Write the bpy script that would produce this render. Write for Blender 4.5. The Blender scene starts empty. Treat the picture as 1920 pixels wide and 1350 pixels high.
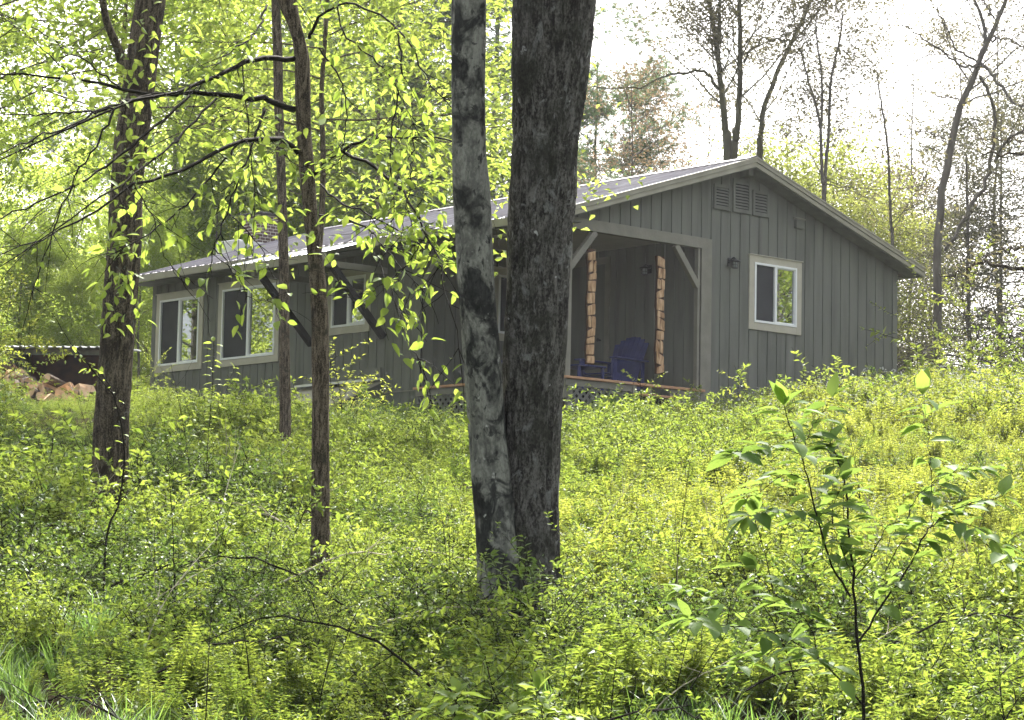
import bpy, math, random
import numpy as np
from mathutils import Vector, Matrix

# ------------------------------------------------------------------ camera, sky, sun
scene = bpy.context.scene
rng = np.random.default_rng(11)
random.seed(5)
F = 4567.0                                  # focal length in photo pixels (1920 wide)
CAM = np.array([-22.393, -24.386, -3.063])
CR = np.array([0.74993201, -0.6612016, 0.02035757])
CU = np.array([-0.08017733, -0.06030337, 0.99495482])
CW = np.array([0.65663809, 0.74778068, 0.09823681])
cam_d = bpy.data.cameras.new('camera'); cam = bpy.data.objects.new('camera', cam_d)
scene.collection.objects.link(cam)
m = Matrix([[CR[0], CU[0], -CW[0], CAM[0]], [CR[1], CU[1], -CW[1], CAM[1]], [CR[2], CU[2], -CW[2], CAM[2]], [0, 0, 0, 1]])
cam.matrix_world = m
cam_d.sensor_width = 36; cam_d.lens = F * 36 / 1920
cam_d.clip_start = 0.1; cam_d.clip_end = 3000
scene.camera = cam

SUN_EL = math.radians(50)
HW = np.array([CW[0], CW[1]]); HW /= np.linalg.norm(HW)      # horizontal forward
HR = np.array([HW[1], -HW[0]])                                # horizontal right
sa = math.radians(6)                                          # sun a little right of straight ahead
SD = HW * math.cos(sa) + HR * math.sin(sa)
sun_dir = Vector((SD[0] * math.cos(SUN_EL), SD[1] * math.cos(SUN_EL), math.sin(SUN_EL)))
world = bpy.data.worlds.new('World'); scene.world = world; world.use_nodes = True
nt = world.node_tree; nt.nodes.clear()
sky = nt.nodes.new('ShaderNodeTexSky'); sky.sky_type = 'NISHITA'; sky.sun_disc = False
sky.sun_elevation = SUN_EL; sky.sun_rotation = math.atan2(SD[0], SD[1])
sky.air_density = 1.0; sky.dust_density = 6.0; sky.ozone_density = 1.0
hsv = nt.nodes.new('ShaderNodeHueSaturation'); hsv.inputs['Saturation'].default_value = 0.35
bg = nt.nodes.new('ShaderNodeBackground'); bg.inputs[1].default_value = 0.15
wo = nt.nodes.new('ShaderNodeOutputWorld')
nt.links.new(sky.outputs[0], hsv.inputs['Color']); nt.links.new(hsv.outputs[0], bg.inputs[0]); nt.links.new(bg.outputs[0], wo.inputs[0])
sd = bpy.data.lights.new('sun', 'SUN'); sd.energy = 4.0; sd.angle = math.radians(1.5); sd.color = (1, .95, .86)
sun = bpy.data.objects.new('sun', sd); scene.collection.objects.link(sun)
sun.rotation_euler = sun_dir.to_track_quat('Z', 'Y').to_euler()
scene.view_settings.view_transform = 'Standard'; scene.view_settings.look = 'None'
scene.view_settings.gamma = 1; scene.view_settings.use_curve_mapping = False
scene.view_settings.exposure = 1.82
scene.render.engine = 'CYCLES'
scene.cycles.max_bounces = 9; scene.cycles.diffuse_bounces = 4; scene.cycles.transmission_bounces = 5
scene.cycles.glossy_bounces = 2; scene.cycles.transparent_max_bounces = 6
scene.cycles.use_denoising = True
scene.cycles.caustics_reflective = False; scene.cycles.caustics_refractive = False

# ------------------------------------------------------------------ helpers
def at(px, py, d):
    """world point seen at photo pixel px,py at depth d metres along the view axis"""
    return CAM + d * ((px - 960) / F * CR - (py - 675) / F * CU + CW)
def ds(x, y):
    dx, dy = x - CAM[0], y - CAM[1]
    return dx * HW[0] + dy * HW[1], dx * HR[0] + dy * HR[1]
def xy(d, s):
    return CAM[0] + d * HW[0] + s * HR[0], CAM[1] + d * HW[1] + s * HR[1]
def sstep(a, b, x):
    t = np.clip((x - a) / (b - a), 0, 1); return t * t * (3 - 2 * t)
def ground_h(x, y):
    x = np.asarray(x, float); y = np.asarray(y, float)
    d, s = ds(x, y)
    t = np.clip(d / 33.0, 0, 1)
    h = -4.66 + 4.03 * t ** 1.13
    h = h + 0.035 * np.clip(d - 33, 0, 60) * sstep(-2.5, -6, s)
    h = h + .28 * sstep(3.0, 5.5, s) * sstep(26, 36, d)
    h = h - 0.16 * np.clip(d - 47, 0, 80) * sstep(-1, 4, s)
    h = h + 0.07 * np.sin(x * 1.3 + 1) * np.cos(y * 1.1) * (d > 0) + 0.04 * np.sin(x * 3.1) * np.sin(y * 2.7 + 2)
    return h
def link(o, parent=None):
    scene.collection.objects.link(o)
    if parent is not None: o.parent = parent
    return o
def tag(o, label=None, cat=None, group=None, kind=None):
    if label: o['label'] = label
    if cat: o['category'] = cat
    if group: o['group'] = group
    if kind: o['kind'] = kind
    return o
def empty(name, loc=(0, 0, 0), rz=0):
    o = bpy.data.objects.new(name, None); link(o); o.location = loc; o.rotation_euler = (0, 0, rz); o.empty_display_size = .2
    return o
def child(o, parent, keep=True):
    """parent o (built in world coordinates) to an empty that sits at a location"""
    o.parent = parent
    o.matrix_parent_inverse = Matrix.Translation(parent.location).inverted() if keep else Matrix()
    return o
def np_mesh(name, verts, faces_flat, sizes, mats=(), smooth=False, attrs=None, mat_idx=None):
    me = bpy.data.meshes.new(name)
    verts = np.asarray(verts, np.float32); faces_flat = np.asarray(faces_flat, np.int32); sizes = np.asarray(sizes, np.int32)
    me.vertices.add(len(verts)); me.vertices.foreach_set('co', verts.ravel())
    me.loops.add(len(faces_flat)); me.loops.foreach_set('vertex_index', faces_flat)
    me.polygons.add(len(sizes))
    st = np.zeros(len(sizes), np.int32); st[1:] = np.cumsum(sizes)[:-1]
    me.polygons.foreach_set('loop_start', st); me.polygons.foreach_set('loop_total', sizes)
    me.polygons.foreach_set('use_smooth', np.full(len(sizes), bool(smooth)))
    if mat_idx is not None: me.polygons.foreach_set('material_index', np.asarray(mat_idx, np.int32))
    me.update(calc_edges=True)
    for k, v in (attrs or {}).items():
        a = me.attributes.new(k, 'FLOAT', 'FACE'); a.data.foreach_set('value', np.asarray(v, np.float32))
    for mm in mats: me.materials.append(mm)
    return me
class MB:
    def __init__(s): s.v = []; s.f = []; s.n = 0
    def add(s, v, f):
        s.v.append(np.asarray(v, float).reshape(-1, 3)); s.f += [[i + s.n for i in q] for q in f]; s.n += len(s.v[-1]); return s
    def box(s, x0, x1, y0, y1, z0, z1):
        v = [(x0, y0, z0), (x1, y0, z0), (x1, y1, z0), (x0, y1, z0), (x0, y0, z1), (x1, y0, z1), (x1, y1, z1), (x0, y1, z1)]
        return s.add(v, [(0, 3, 2, 1), (4, 5, 6, 7), (0, 1, 5, 4), (1, 2, 6, 5), (2, 3, 7, 6), (3, 0, 4, 7)])
    def prism(s, poly, axis, a, b):
        """poly: list of 2-D points in the two other axes, extruded along axis from a to b"""
        n = len(poly); v = []
        for c in (a, b):
            for p in poly:
                q = list(p); q.insert(axis, c); v.append(q)
        f = [list(range(n))[::-1], list(range(n, 2 * n))]
        for i in range(n): f.append((i, (i + 1) % n, n + (i + 1) % n, n + i))
        return s.add(v, f)
    def bar(s, p, q, w, h, up=(0, 0, 1)):
        p = np.array(p, float); q = np.array(q, float); t = (q - p) / np.linalg.norm(q - p)
        a = np.cross(t, up)
        if np.linalg.norm(a) < 1e-4: a = np.cross(t, (1, 0, 0))
        a /= np.linalg.norm(a); b = np.cross(a, t); v = []
        for c in (p, q):
            for i, j in ((-1, -1), (1, -1), (1, 1), (-1, 1)): v.append(c + a * i * w / 2 + b * j * h / 2)
        return s.add(v, [(0, 3, 2, 1), (4, 5, 6, 7), (0, 1, 5, 4), (1, 2, 6, 5), (2, 3, 7, 6), (3, 0, 4, 7)])
    def tube(s, pts, rad, n=6, cap=True):
        pts = np.asarray(pts, float); rad = np.broadcast_to(np.asarray(rad, float), (len(pts),))
        T = np.gradient(pts, axis=0); T /= np.linalg.norm(T, axis=1)[:, None] + 1e-9
        ref = np.array([0.31, 0.17, 0.93]) if abs(T[0][2]) < .8 else np.array([1., .2, 0])
        A = np.cross(T, ref); A /= np.linalg.norm(A, axis=1)[:, None] + 1e-9; B = np.cross(T, A)
        th = np.arange(n) * 2 * np.pi / n
        v = pts[:, None] + rad[:, None, None] * (A[:, None] * np.cos(th)[None, :, None] + B[:, None] * np.sin(th)[None, :, None])
        f = []
        for i in range(len(pts) - 1):
            for j in range(n): f.append((i * n + j, i * n + (j + 1) % n, (i + 1) * n + (j + 1) % n, (i + 1) * n + j))
        if cap: f.append(list(range(n))); f.append([(len(pts) - 1) * n + j for j in range(n)][::-1])
        return s.add(v.reshape(-1, 3), f)
    def mesh(s, name, mat, smooth=False):
        flat = [i for q in s.f for i in q]; sizes = [len(q) for q in s.f]
        return np_mesh(name, np.concatenate(s.v), flat, sizes, [mat] if not isinstance(mat, (list, tuple)) else mat, smooth)
    def obj(s, name, mat, parent=None, smooth=False, bevel=0):
        me = s.mesh(name, mat, smooth); o = bpy.data.objects.new(name, me); link(o)
        if bevel:
            b = o.modifiers.new('b', 'BEVEL'); b.width = bevel; b.segments = 2; b.limit_method = 'ANGLE'
        if parent is not None: child(o, parent)
        return o

# ------------------------------------------------------------------ materials
def newmat(name):
    mt = bpy.data.materials.new(name); mt.use_nodes = True; n = mt.node_tree; n.nodes.clear()
    out = n.nodes.new('ShaderNodeOutputMaterial'); return mt, n, out
def N(n, t, **k):
    x = n.nodes.new(t)
    for a, b in k.items(): setattr(x, a, b)
    return x
def ramp(n, fac, stops):
    r = N(n, 'ShaderNodeValToRGB'); e = r.color_ramp.elements
    while len(e) > 1: e.remove(e[-1])
    e[0].position = stops[0][0]; e[0].color = (*stops[0][1], 1)
    for p, c in stops[1:]:
        q = e.new(p); q.color = (*c, 1)
    n.links.new(fac, r.inputs[0]); return r.outputs[0]
def surf(name, stops, scale=8, rough=.8, stretch=(1, 1, 1), bump=.0, bscale=None, spec=.3, metallic=0, detail=6, distort=0):
    mt, n, out = newmat(name)
    tc = N(n, 'ShaderNodeTexCoord'); mp = N(n, 'ShaderNodeMapping'); mp.inputs['Scale'].default_value = stretch
    n.links.new(tc.outputs['Object'], mp.inputs[0])
    no = N(n, 'ShaderNodeTexNoise'); no.inputs['Scale'].default_value = scale; no.inputs['Detail'].default_value = detail
    no.inputs['Distortion'].default_value = distort
    n.links.new(mp.outputs[0], no.inputs[0])
    col = ramp(n, no.outputs[0], stops)
    p = N(n, 'ShaderNodeBsdfPrincipled'); n.links.new(col, p.inputs['Base Color'])
    p.inputs['Roughness'].default_value = rough; p.inputs['Specular IOR Level'].default_value = spec; p.inputs['Metallic'].default_value = metallic
    if bump:
        n2 = N(n, 'ShaderNodeTexNoise'); n2.inputs['Scale'].default_value = bscale or scale * 3; n2.inputs['Detail'].default_value = 8
        n.links.new(mp.outputs[0], n2.inputs[0])
        b = N(n, 'ShaderNodeBump'); b.inputs['Strength'].default_value = bump; b.inputs['Distance'].default_value = .02
        n.links.new(n2.outputs[0], b.inputs['Height']); n.links.new(b.outputs[0], p.inputs['Normal'])
    n.links.new(p.outputs[0], out.inputs[0]); return mt
def leafmat(name, front, trans, frontb, transb, tmix=.5, gloss=.12):
    """thin leaf: diffuse + translucent, colour varies leaf by leaf (face attribute rnd) and plant by plant"""
    mt, n, out = newmat(name)
    a = N(n, 'ShaderNodeAttribute'); a.attribute_name = 'rnd'
    oi = N(n, 'ShaderNodeObjectInfo')
    ad = N(n, 'ShaderNodeMath', operation='ADD'); n.links.new(a.outputs['Fac'], ad.inputs[0]); n.links.new(oi.outputs['Random'], ad.inputs[1])
    hf = N(n, 'ShaderNodeMath', operation='MULTIPLY'); n.links.new(ad.outputs[0], hf.inputs[0]); hf.inputs[1].default_value = .5
    c1 = ramp(n, hf.outputs[0], [(0.15, front), (0.85, frontb)]); c2 = ramp(n, hf.outputs[0], [(0.15, trans), (0.85, transb)])
    d = N(n, 'ShaderNodeBsdfDiffuse'); t = N(n, 'ShaderNodeBsdfTranslucent'); g = N(n, 'ShaderNodeBsdfGlossy')
    g.inputs['Roughness'].default_value = .42; g.inputs[0].default_value = (.9, .95, .9, 1)
    n.links.new(c1, d.inputs[0]); n.links.new(c2, t.inputs[0])
    m1 = N(n, 'ShaderNodeMixShader'); m1.inputs[0].default_value = tmix; n.links.new(d.outputs[0], m1.inputs[1]); n.links.new(t.outputs[0], m1.inputs[2])
    fr = N(n, 'ShaderNodeFresnel'); fr.inputs[0].default_value = 1.4
    mu = N(n, 'ShaderNodeMath', operation='MULTIPLY'); n.links.new(fr.outputs[0], mu.inputs[0]); mu.inputs[1].default_value = gloss * 1.6
    m2 = N(n, 'ShaderNodeMixShader'); n.links.new(mu.outputs[0], m2.inputs[0]); n.links.new(m1.outputs[0], m2.inputs[1]); n.links.new(g.outputs[0], m2.inputs[2])
    n.links.new(m2.outputs[0], out.inputs[0]); return mt
M = {}
M['siding'] = surf('siding_paint', [(.3, (.098, .102, .088)), (.5, (.132, .136, .118)), (.62, (.142, .146, .127)), (.75, (.175, .178, .157))], scale=5, stretch=(1, 1, .12), rough=.75, bump=.25, bscale=60, spec=.25)
M['gap'] = surf('siding_groove', [(.3, (.006, .006, .005)), (.7, (.01, .01, .009))], scale=4)
M['trim'] = surf('taupe_trim_paint', [(.3, (.37, .345, .28)), (.7, (.44, .41, .34))], scale=5, rough=.6, bump=.15, bscale=40)
M['beamp'] = surf('beam_paint', [(.3, (.165, .158, .13)), (.7, (.21, .20, .168))], scale=5, rough=.7, bump=.2, bscale=40)
M['fascia'] = surf('fascia_paint', [(.3, (.26, .245, .195)), (.7, (.33, .31, .25))], scale=4, rough=.6, bump=.1, bscale=40)
M['soffit'] = surf('soffit_board', [(.3, (.13, .125, .10)), (.7, (.17, .16, .13))], scale=6, rough=.7)
M['vinyl'] = surf('white_vinyl', [(.3, (.72, .73, .74)), (.7, (.8, .81, .82))], scale=3, rough=.35)
M['metal'] = surf('roof_metal', [(.3, (.14, .13, .15)), (.55, (.20, .19, .215)), (.75, (.28, .275, .305))], scale=2.2, stretch=(.4, 3, 1), rough=.55, metallic=.0, spec=.12, bump=.05)
M['cedar'] = surf('cedar_cap', [(.3, (.33, .17, .095)), (.6, (.45, .26, .15)), (.8, (.36, .27, .2))], scale=6, stretch=(1, 1, 4), rough=.65, bump=.1)
M['darkw'] = surf('dark_deck', [(.3, (.09, .07, .055)), (.7, (.15, .12, .09))], scale=8, rough=.8)
M['blue'] = surf('blue_plastic_wood', [(.3, (.018, .024, .11)), (.7, (.03, .04, .17))], scale=6, rough=.5)
M['black'] = surf('black_iron', [(.3, (.015, .015, .018)), (.7, (.03, .03, .032))], scale=9, rough=.45, spec=.5)
M['slice'] = surf('pale_wood_slice', [(.3, (.20, .10, .045)), (.5, (.42, .26, .14)), (.7, (.62, .44, .28))], scale=14, stretch=(2, 2, .5), rough=.6, bump=.1)
M['bark_edge'] = surf('dark_bark_seam', [(.3, (.035, .015, .008)), (.7, (.07, .03, .015))], scale=18, rough=.9)
M['logcut'] = surf('split_wood', [(.25, (.38, .22, .12)), (.5, (.60, .40, .25)), (.8, (.72, .54, .37))], scale=12, stretch=(1, 1, 1), rough=.8, bump=.3, bscale=40)
M['logbark'] = surf('log_bark', [(.3, (.07, .05, .035)), (.7, (.16, .12, .09))], scale=20, rough=.9, bump=.6)
M['rust'] = surf('red_brown_board', [(.3, (.06, .018, .010)), (.7, (.11, .035, .018))], scale=6, rough=.85)
M['shedw'] = surf('shed_wood', [(.3, (.10, .11, .09)), (.7, (.2, .2, .17))], scale=7, rough=.85)
M['galv'] = surf('galvanised_sheet', [(.3, (.55, .56, .58)), (.7, (.72, .73, .75))], scale=6, rough=.35, metallic=.4)
M['steel_dark'] = surf('weathered_dark', [(.3, (.02, .02, .02)), (.7, (.05, .047, .043))], scale=7, rough=.6)
M['white_board'] = surf('white_board', [(.3, (.55, .55, .53)), (.7, (.7, .7, .67))], scale=7, rough=.5)
M['screen'] = surf('insect_screen', [(.3, (.022, .024, .030)), (.7, (.03, .032, .038))], scale=4, rough=.6, spec=.2)
M['lampglass'] = surf('lamp_glass', [(.3, (.2, .22, .22)), (.7, (.3, .32, .32))], scale=9, rough=.15, spec=.6)
M['lattice'] = surf('lattice_paint', [(.3, (.10, .10, .09)), (.7, (.14, .14, .125))], scale=7, rough=.7)
def mk_glass():
    mt, n, out = newmat('window_glass')
    g = N(n, 'ShaderNodeBsdfGlossy'); g.inputs['Roughness'].default_value = .015; g.inputs[0].default_value = (.9, .95, .95, 1)
    d = N(n, 'ShaderNodeBsdfDiffuse'); d.inputs[0].default_value = (.012, .014, .014, 1)
    no = N(n, 'ShaderNodeTexNoise'); no.inputs['Scale'].default_value = 2.2
    b = N(n, 'ShaderNodeBump'); b.inputs['Strength'].default_value = .02; b.inputs['Distance'].default_value = .02
    tc = N(n, 'ShaderNodeTexCoord'); n.links.new(tc.outputs['Object'], no.inputs[0]); n.links.new(no.outputs[0], b.inputs['Height']); 
    mx = N(n, 'ShaderNodeMixShader'); mx.inputs[0].default_value = .45
    n.links.new(d.outputs[0], mx.inputs[1]); n.links.new(g.outputs[0], mx.inputs[2]); n.links.new(mx.outputs[0], out.inputs[0]); return mt
M['glass'] = mk_glass()
def mk_brick():
    mt, n, out = newmat('chimney_brick'); tc = N(n, 'ShaderNodeTexCoord')
    mp = N(n, 'ShaderNodeMapping'); mp.inputs['Rotation'].default_value = (math.pi / 2, 0, 0)
    b = N(n, 'ShaderNodeTexBrick'); b.inputs['Scale'].default_value = 4.5; b.inputs['Color1'].default_value = (.085, .05, .045, 1)
    b.inputs['Color2'].default_value = (.13, .09, .082, 1); b.inputs['Mortar'].default_value = (.45, .42, .38, 1); b.inputs['Mortar Size'].default_value = .025
    n.links.new(tc.outputs['Object'], mp.inputs[0]); n.links.new(mp.outputs[0], b.inputs[0])
    p = N(n, 'ShaderNodeBsdfPrincipled'); p.inputs['Roughness'].default_value = .9; n.links.new(b.outputs[0], p.inputs['Base Color']); n.links.new(p.outputs[0], out.inputs[0]); return mt
M['brick'] = mk_brick()
def bark(name, dark, mid, light, patch=None, pscale=3.0, pth=.56, furrow=14, bump=.8, zs=.16):
    mt, n, out = newmat(name); tc = N(n, 'ShaderNodeTexCoord')
    mp = N(n, 'ShaderNodeMapping'); mp.inputs['Scale'].default_value = (1, 1, zs); n.links.new(tc.outputs['Object'], mp.inputs[0])
    w = N(n, 'ShaderNodeTexNoise'); w.inputs['Scale'].default_value = furrow; w.inputs['Detail'].default_value = 7; w.inputs['Distortion'].default_value = .6
    n.links.new(mp.outputs[0], w.inputs[0])
    fine = N(n, 'ShaderNodeTexNoise'); fine.inputs['Scale'].default_value = furrow * 3.2; fine.inputs['Detail'].default_value = 6; fine.inputs['Roughness'].default_value = .7
    mp2 = N(n, 'ShaderNodeMapping'); mp2.inputs['Scale'].default_value = (1, 1, .55); n.links.new(tc.outputs['Object'], mp2.inputs[0]); n.links.new(mp2.outputs[0], fine.inputs[0])
    av = N(n, 'ShaderNodeMath', operation='MULTIPLY_ADD'); n.links.new(fine.outputs[0], av.inputs[0]); av.inputs[1].default_value = .55
    sc = N(n, 'ShaderNodeMath', operation='MULTIPLY'); n.links.new(w.outputs[0], sc.inputs[0]); sc.inputs[1].default_value = .45; n.links.new(sc.outputs[0], av.inputs[2])
    col = ramp(n, av.outputs[0], [(.43, dark), (.5, mid), (.58, light)])
    def blotch(col, colr, scale, th, soft=.02, dist=1.0, off=0):
        mpb = N(n, 'ShaderNodeMapping'); mpb.inputs['Location'].default_value = (off, off, off); mpb.inputs['Scale'].default_value = (1, 1, .75); n.links.new(tc.outputs['Object'], mpb.inputs[0])
        b = N(n, 'ShaderNodeTexNoise'); b.inputs['Scale'].default_value = scale; b.inputs['Detail'].default_value = 5; b.inputs['Distortion'].default_value = dist; b.inputs['Roughness'].default_value = .6
        n.links.new(mpb.outputs[0], b.inputs[0])
        rr = ramp(n, b.outputs[0], [(th - soft, (0, 0, 0)), (th + soft, (1, 1, 1))])
        mx = N(n, 'ShaderNodeMix', data_type='RGBA'); n.links.new(rr, mx.inputs[0]); n.links.new(col, mx.inputs[6]); 
        cr = ramp(n, fine.outputs[0], [(.35, tuple(c * .55 for c in colr)), (.65, tuple(c * 1.5 for c in colr))]); n.links.new(cr, mx.inputs[7]); return mx.outputs[2]
    for a in (patch or []): col = blotch(col, *a)
    p = N(n, 'ShaderNodeBsdfPrincipled'); p.inputs['Roughness'].default_value = .92; p.inputs['Specular IOR Level'].default_value = .15
    n.links.new(col, p.inputs['Base Color'])
    bm = N(n, 'ShaderNodeBump'); bm.inputs['Strength'].default_value = bump; bm.inputs['Distance'].default_value = .02; n.links.new(av.outputs[0], bm.inputs['Height']); n.links.new(bm.outputs[0], p.inputs['Normal'])
    n.links.new(p.outputs[0], out.inputs[0]); return mt
M['bark_dark'] = bark('dark_furrowed_bark', (.02, .018, .016), (.068, .064, .055), (.15, .143, .127), [((.15, .15, .138), 9, .60, .03, 1.5, 3.0), ((.36, .36, .34), 16, .69, .02, .8, 7.0), ((.034, .034, .026), 5, .55, .06, .5, 11.0)], furrow=30, bump=1.0, zs=.3)
M['bark_pale'] = bark('pale_smooth_bark', (.11, .11, .094), (.17, .17, .143), (.235, .235, .2), [((.028, .029, .026), 6.0, .505, .05, .9, 0.0), ((.02, .02, .018), 3.4, .56, .035, .4, 9.0), ((.04, .04, .036), 18, .60, .03, .5, 5.0), ((.28, .28, .25), 22, .68, .02, .3, 8.0)], furrow=16, bump=.4)
M['bark_brown'] = bark('brown_bark', (.018, .014, .01), (.075, .06, .04), (.17, .14, .10), [((.028, .022, .015), 6, .58, .05, 1, 2.0), ((.12, .12, .10), 10, .66, .03, 1, 6.0)], furrow=40, bump=.9)
M['bark_young'] = bark('young_scaly_bark', (.022, .017, .012), (.10, .077, .053), (.22, .18, .13), [((.05, .045, .03), 8, .6, .05, 1, 2.0)], furrow=60, bump=.9)
M['bark_far'] = surf('distant_bark', [(.3, (.08, .07, .06)), (.55, (.125, .112, .095)), (.75, (.17, .155, .13))], scale=8, stretch=(1, 1, .3), rough=.95)
M['bark_green'] = surf('mossy_distant_bark', [(.3, (.055, .052, .03)), (.55, (.085, .082, .045)), (.75, (.12, .12, .06))], scale=4, stretch=(1, 1, .5), rough=.95)
M['twig'] = surf('dark_twig', [(.3, (.008, .007, .005)), (.7, (.022, .019, .014))], scale=20, rough=.9, spec=.08)
M['stem_green'] = surf('herb_stem', [(.3, (.04, .05, .015)), (.7, (.09, .085, .035))], scale=20, rough=.7)
M['dry'] = surf('dry_stalk', [(.3, (.3, .26, .18)), (.7, (.45, .41, .31))], scale=20, rough=.8)
M['ground'] = surf('leaf_litter_soil', [(.3, (.018, .015, .009)), (.5, (.032, .028, .016)), (.7, (.035, .042, .016))], scale=5, rough=.95, bump=.5, spec=0)
M['leaf'] = leafmat('spring_leaf', (.10, .155, .03), (.27, .38, .05), (.15, .21, .04), (.42, .50, .085), .58, gloss=.09)
M['leaf_bg'] = leafmat('forest_leaf', (.14, .20, .045), (.40, .52, .08), (.22, .28, .06), (.58, .66, .14), .64, gloss=.05)
M['leaf_herb'] = leafmat('herb_leaf', (.07, .115, .022), (.20, .29, .035), (.13, .175, .035), (.35, .42, .06), .55, gloss=.12)
M['leaf_herb_y'] = leafmat('yellowgreen_herb_leaf', (.12, .155, .03), (.30, .37, .045), (.18, .21, .04), (.45, .48, .075), .58, gloss=.12)
M['leaf_dark'] = leafmat('deep_green_leaf', (.035, .065, .016), (.09, .16, .022), (.075, .115, .026), (.19, .27, .04), .5, gloss=.16)
M['leaf_thick'] = leafmat('sapling_leaf', (.06, .11, .03), (.19, .30, .05), (.1, .155, .045), (.29, .40, .07), .5, gloss=.05)
M['leaf_far'] = leafmat('far_small_leaf', (.08, .075, .045), (.15, .145, .075), (.11, .10, .06), (.22, .20, .095), .4, gloss=.02)
M['leaf_yellow'] = leafmat('yellow_spring_leaf', (.12, .14, .03), (.28, .33, .07), (.17, .18, .04), (.40, .42, .10), .5, gloss=.05)
M['leaf_red'] = leafmat('reddish_spring_leaf', (.10, .08, .05), (.22, .15, .09), (.13, .10, .06), (.30, .22, .13), .45, gloss=.03)
M['needle'] = leafmat('pine_needle', (.07, .12, .05), (.14, .22, .08), (.11, .17, .075), (.22, .31, .12), .45, gloss=.05)
M['needle_g'] = leafmat('hemlock_needle', (.05, .055, .035), (.10, .105, .06), (.075, .08, .045), (.16, .155, .075), .35, gloss=.03)
M['grass'] = leafmat('grass_blade', (.06, .12, .03), (.15, .28, .05), (.10, .17, .04), (.25, .38, .07), .5, gloss=.06)
M['petal'] = surf('white_petal', [(.3, (.7, .7, .66)), (.7, (.8, .8, .78))], scale=9, rough=.7)

# ------------------------------------------------------------------ leaves
def norm(v): return v / (np.linalg.norm(v, axis=-1, keepdims=True) + 1e-9)
def leaf_arrays(pos, axis, nrm, L, W, hi=False, fold=.25, droop=.25):
    """returns verts, flat faces, sizes, number of faces per leaf"""
    pos = np.asarray(pos, float); n = len(pos); axis = norm(axis); side = norm(np.cross(axis, nrm)); up = np.cross(side, axis)
    L = np.broadcast_to(L, (n,))[:, None]; W = np.broadcast_to(W, (n,))[:, None]
    if not hi:
        V = np.stack([pos, pos + axis * L * .42 + side * W * .5 + up * W * fold, pos + axis * L - up * L * droop * .5, pos + axis * L * .42 - side * W * .5 + up * W * fold], 1)
        f = np.array([0, 1, 2, 0, 2, 3]); sz = np.full(n * 2, 3); k = 4; nf = 2
    else:
        def P(a, b, c): return pos + axis * L * a + side * W * b + up * (W * c - L * droop * a * a)
        V = np.stack([P(0, 0, 0), P(.3, 0, 0), P(.65, 0, 0), P(1, 0, 0), P(.22, .42, fold), P(.55, .46, fold), P(.22, -.42, fold), P(.55, -.46, fold), P(.82, .2, fold * .5), P(.82, -.2, fold * .5)], 1)
        f = np.array([0, 4, 1, 4, 5, 2, 1, 5, 8, 3, 2, 0, 1, 6, 6, 1, 2, 7, 7, 2, 3, 9]); sz = np.tile([3, 4, 4, 3, 4, 4], n); k = 10; nf = 6
    flat = (f[None] + (np.arange(n) * k)[:, None]).ravel()
    return V.reshape(-1, 3), flat, sz, nf
def leaf_obj(name, mat, pos, axis, nrm, L, W, hi=False, parent=None, fold=.25, droop=.25, rnd=None, mats=None):
    V, f, s, nf = leaf_arrays(pos, axis, nrm, L, W, hi, fold, droop)
    r = np.repeat(rng.random(len(pos)) if rnd is None else rnd, nf)
    me = np_mesh(name, V, f, s, [mat], hi, {'rnd': r})
    o = bpy.data.objects.new(name, me); link(o)
    if parent is not None: child(o, parent)
    return o
def join_arr(parts):
    """parts of (V, flat, sizes, nf, material index, rnd or None)"""
    vs, fs, ss, mi, rr = [], [], [], [], []; off = 0
    for V, f, s, m_, r in parts:
        vs.append(V); fs.append(np.asarray(f) + off); ss.append(s); mi.append(np.full(len(s), m_)); rr.append(np.full(len(s), .5) if r is None else r); off += len(V)
    return np.concatenate(vs), np.concatenate(fs), np.concatenate(ss), np.concatenate(mi), np.concatenate(rr)
def mb_arr(mb):
    return np.concatenate(mb.v), np.array([i for q in mb.f for i in q]), np.array([len(q) for q in mb.f])

# ------------------------------------------------------------------ terrain
def make_ground():
    def axis(lo, hi, flo, fhi, fine, coarse):
        a = [lo]
        while a[-1] < hi:
            c = a[-1]; st = fine if flo <= c <= fhi else coarse
            a.append(c + st)
        return np.array(a)
    D = axis(-150, 320, -4, 60, .45, 8); S_ = axis(-220, 220, -18, 18, .45, 8)
    dd, ss = np.meshgrid(D, S_, indexing='ij')
    X = CAM[0] + dd * HW[0] + ss * HR[0]; Y = CAM[1] + dd * HW[1] + ss * HR[1]
    Z = ground_h(X, Y); Z = np.maximum(Z, -14)
    a, b = dd.shape; idx = np.arange(a * b).reshape(a, b)
    f = np.stack([idx[:-1, :-1], idx[1:, :-1], idx[1:, 1:], idx[:-1, 1:]], -1).reshape(-1, 4)[:, ::-1]
    me = np_mesh('ground', np.stack([X, Y, Z], -1).reshape(-1, 3), f.ravel(), np.full(len(f), 4), [M['ground']], True)
    o = link(bpy.data.objects.new('ground', me)); tag(o, kind='structure')
make_ground()

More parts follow.
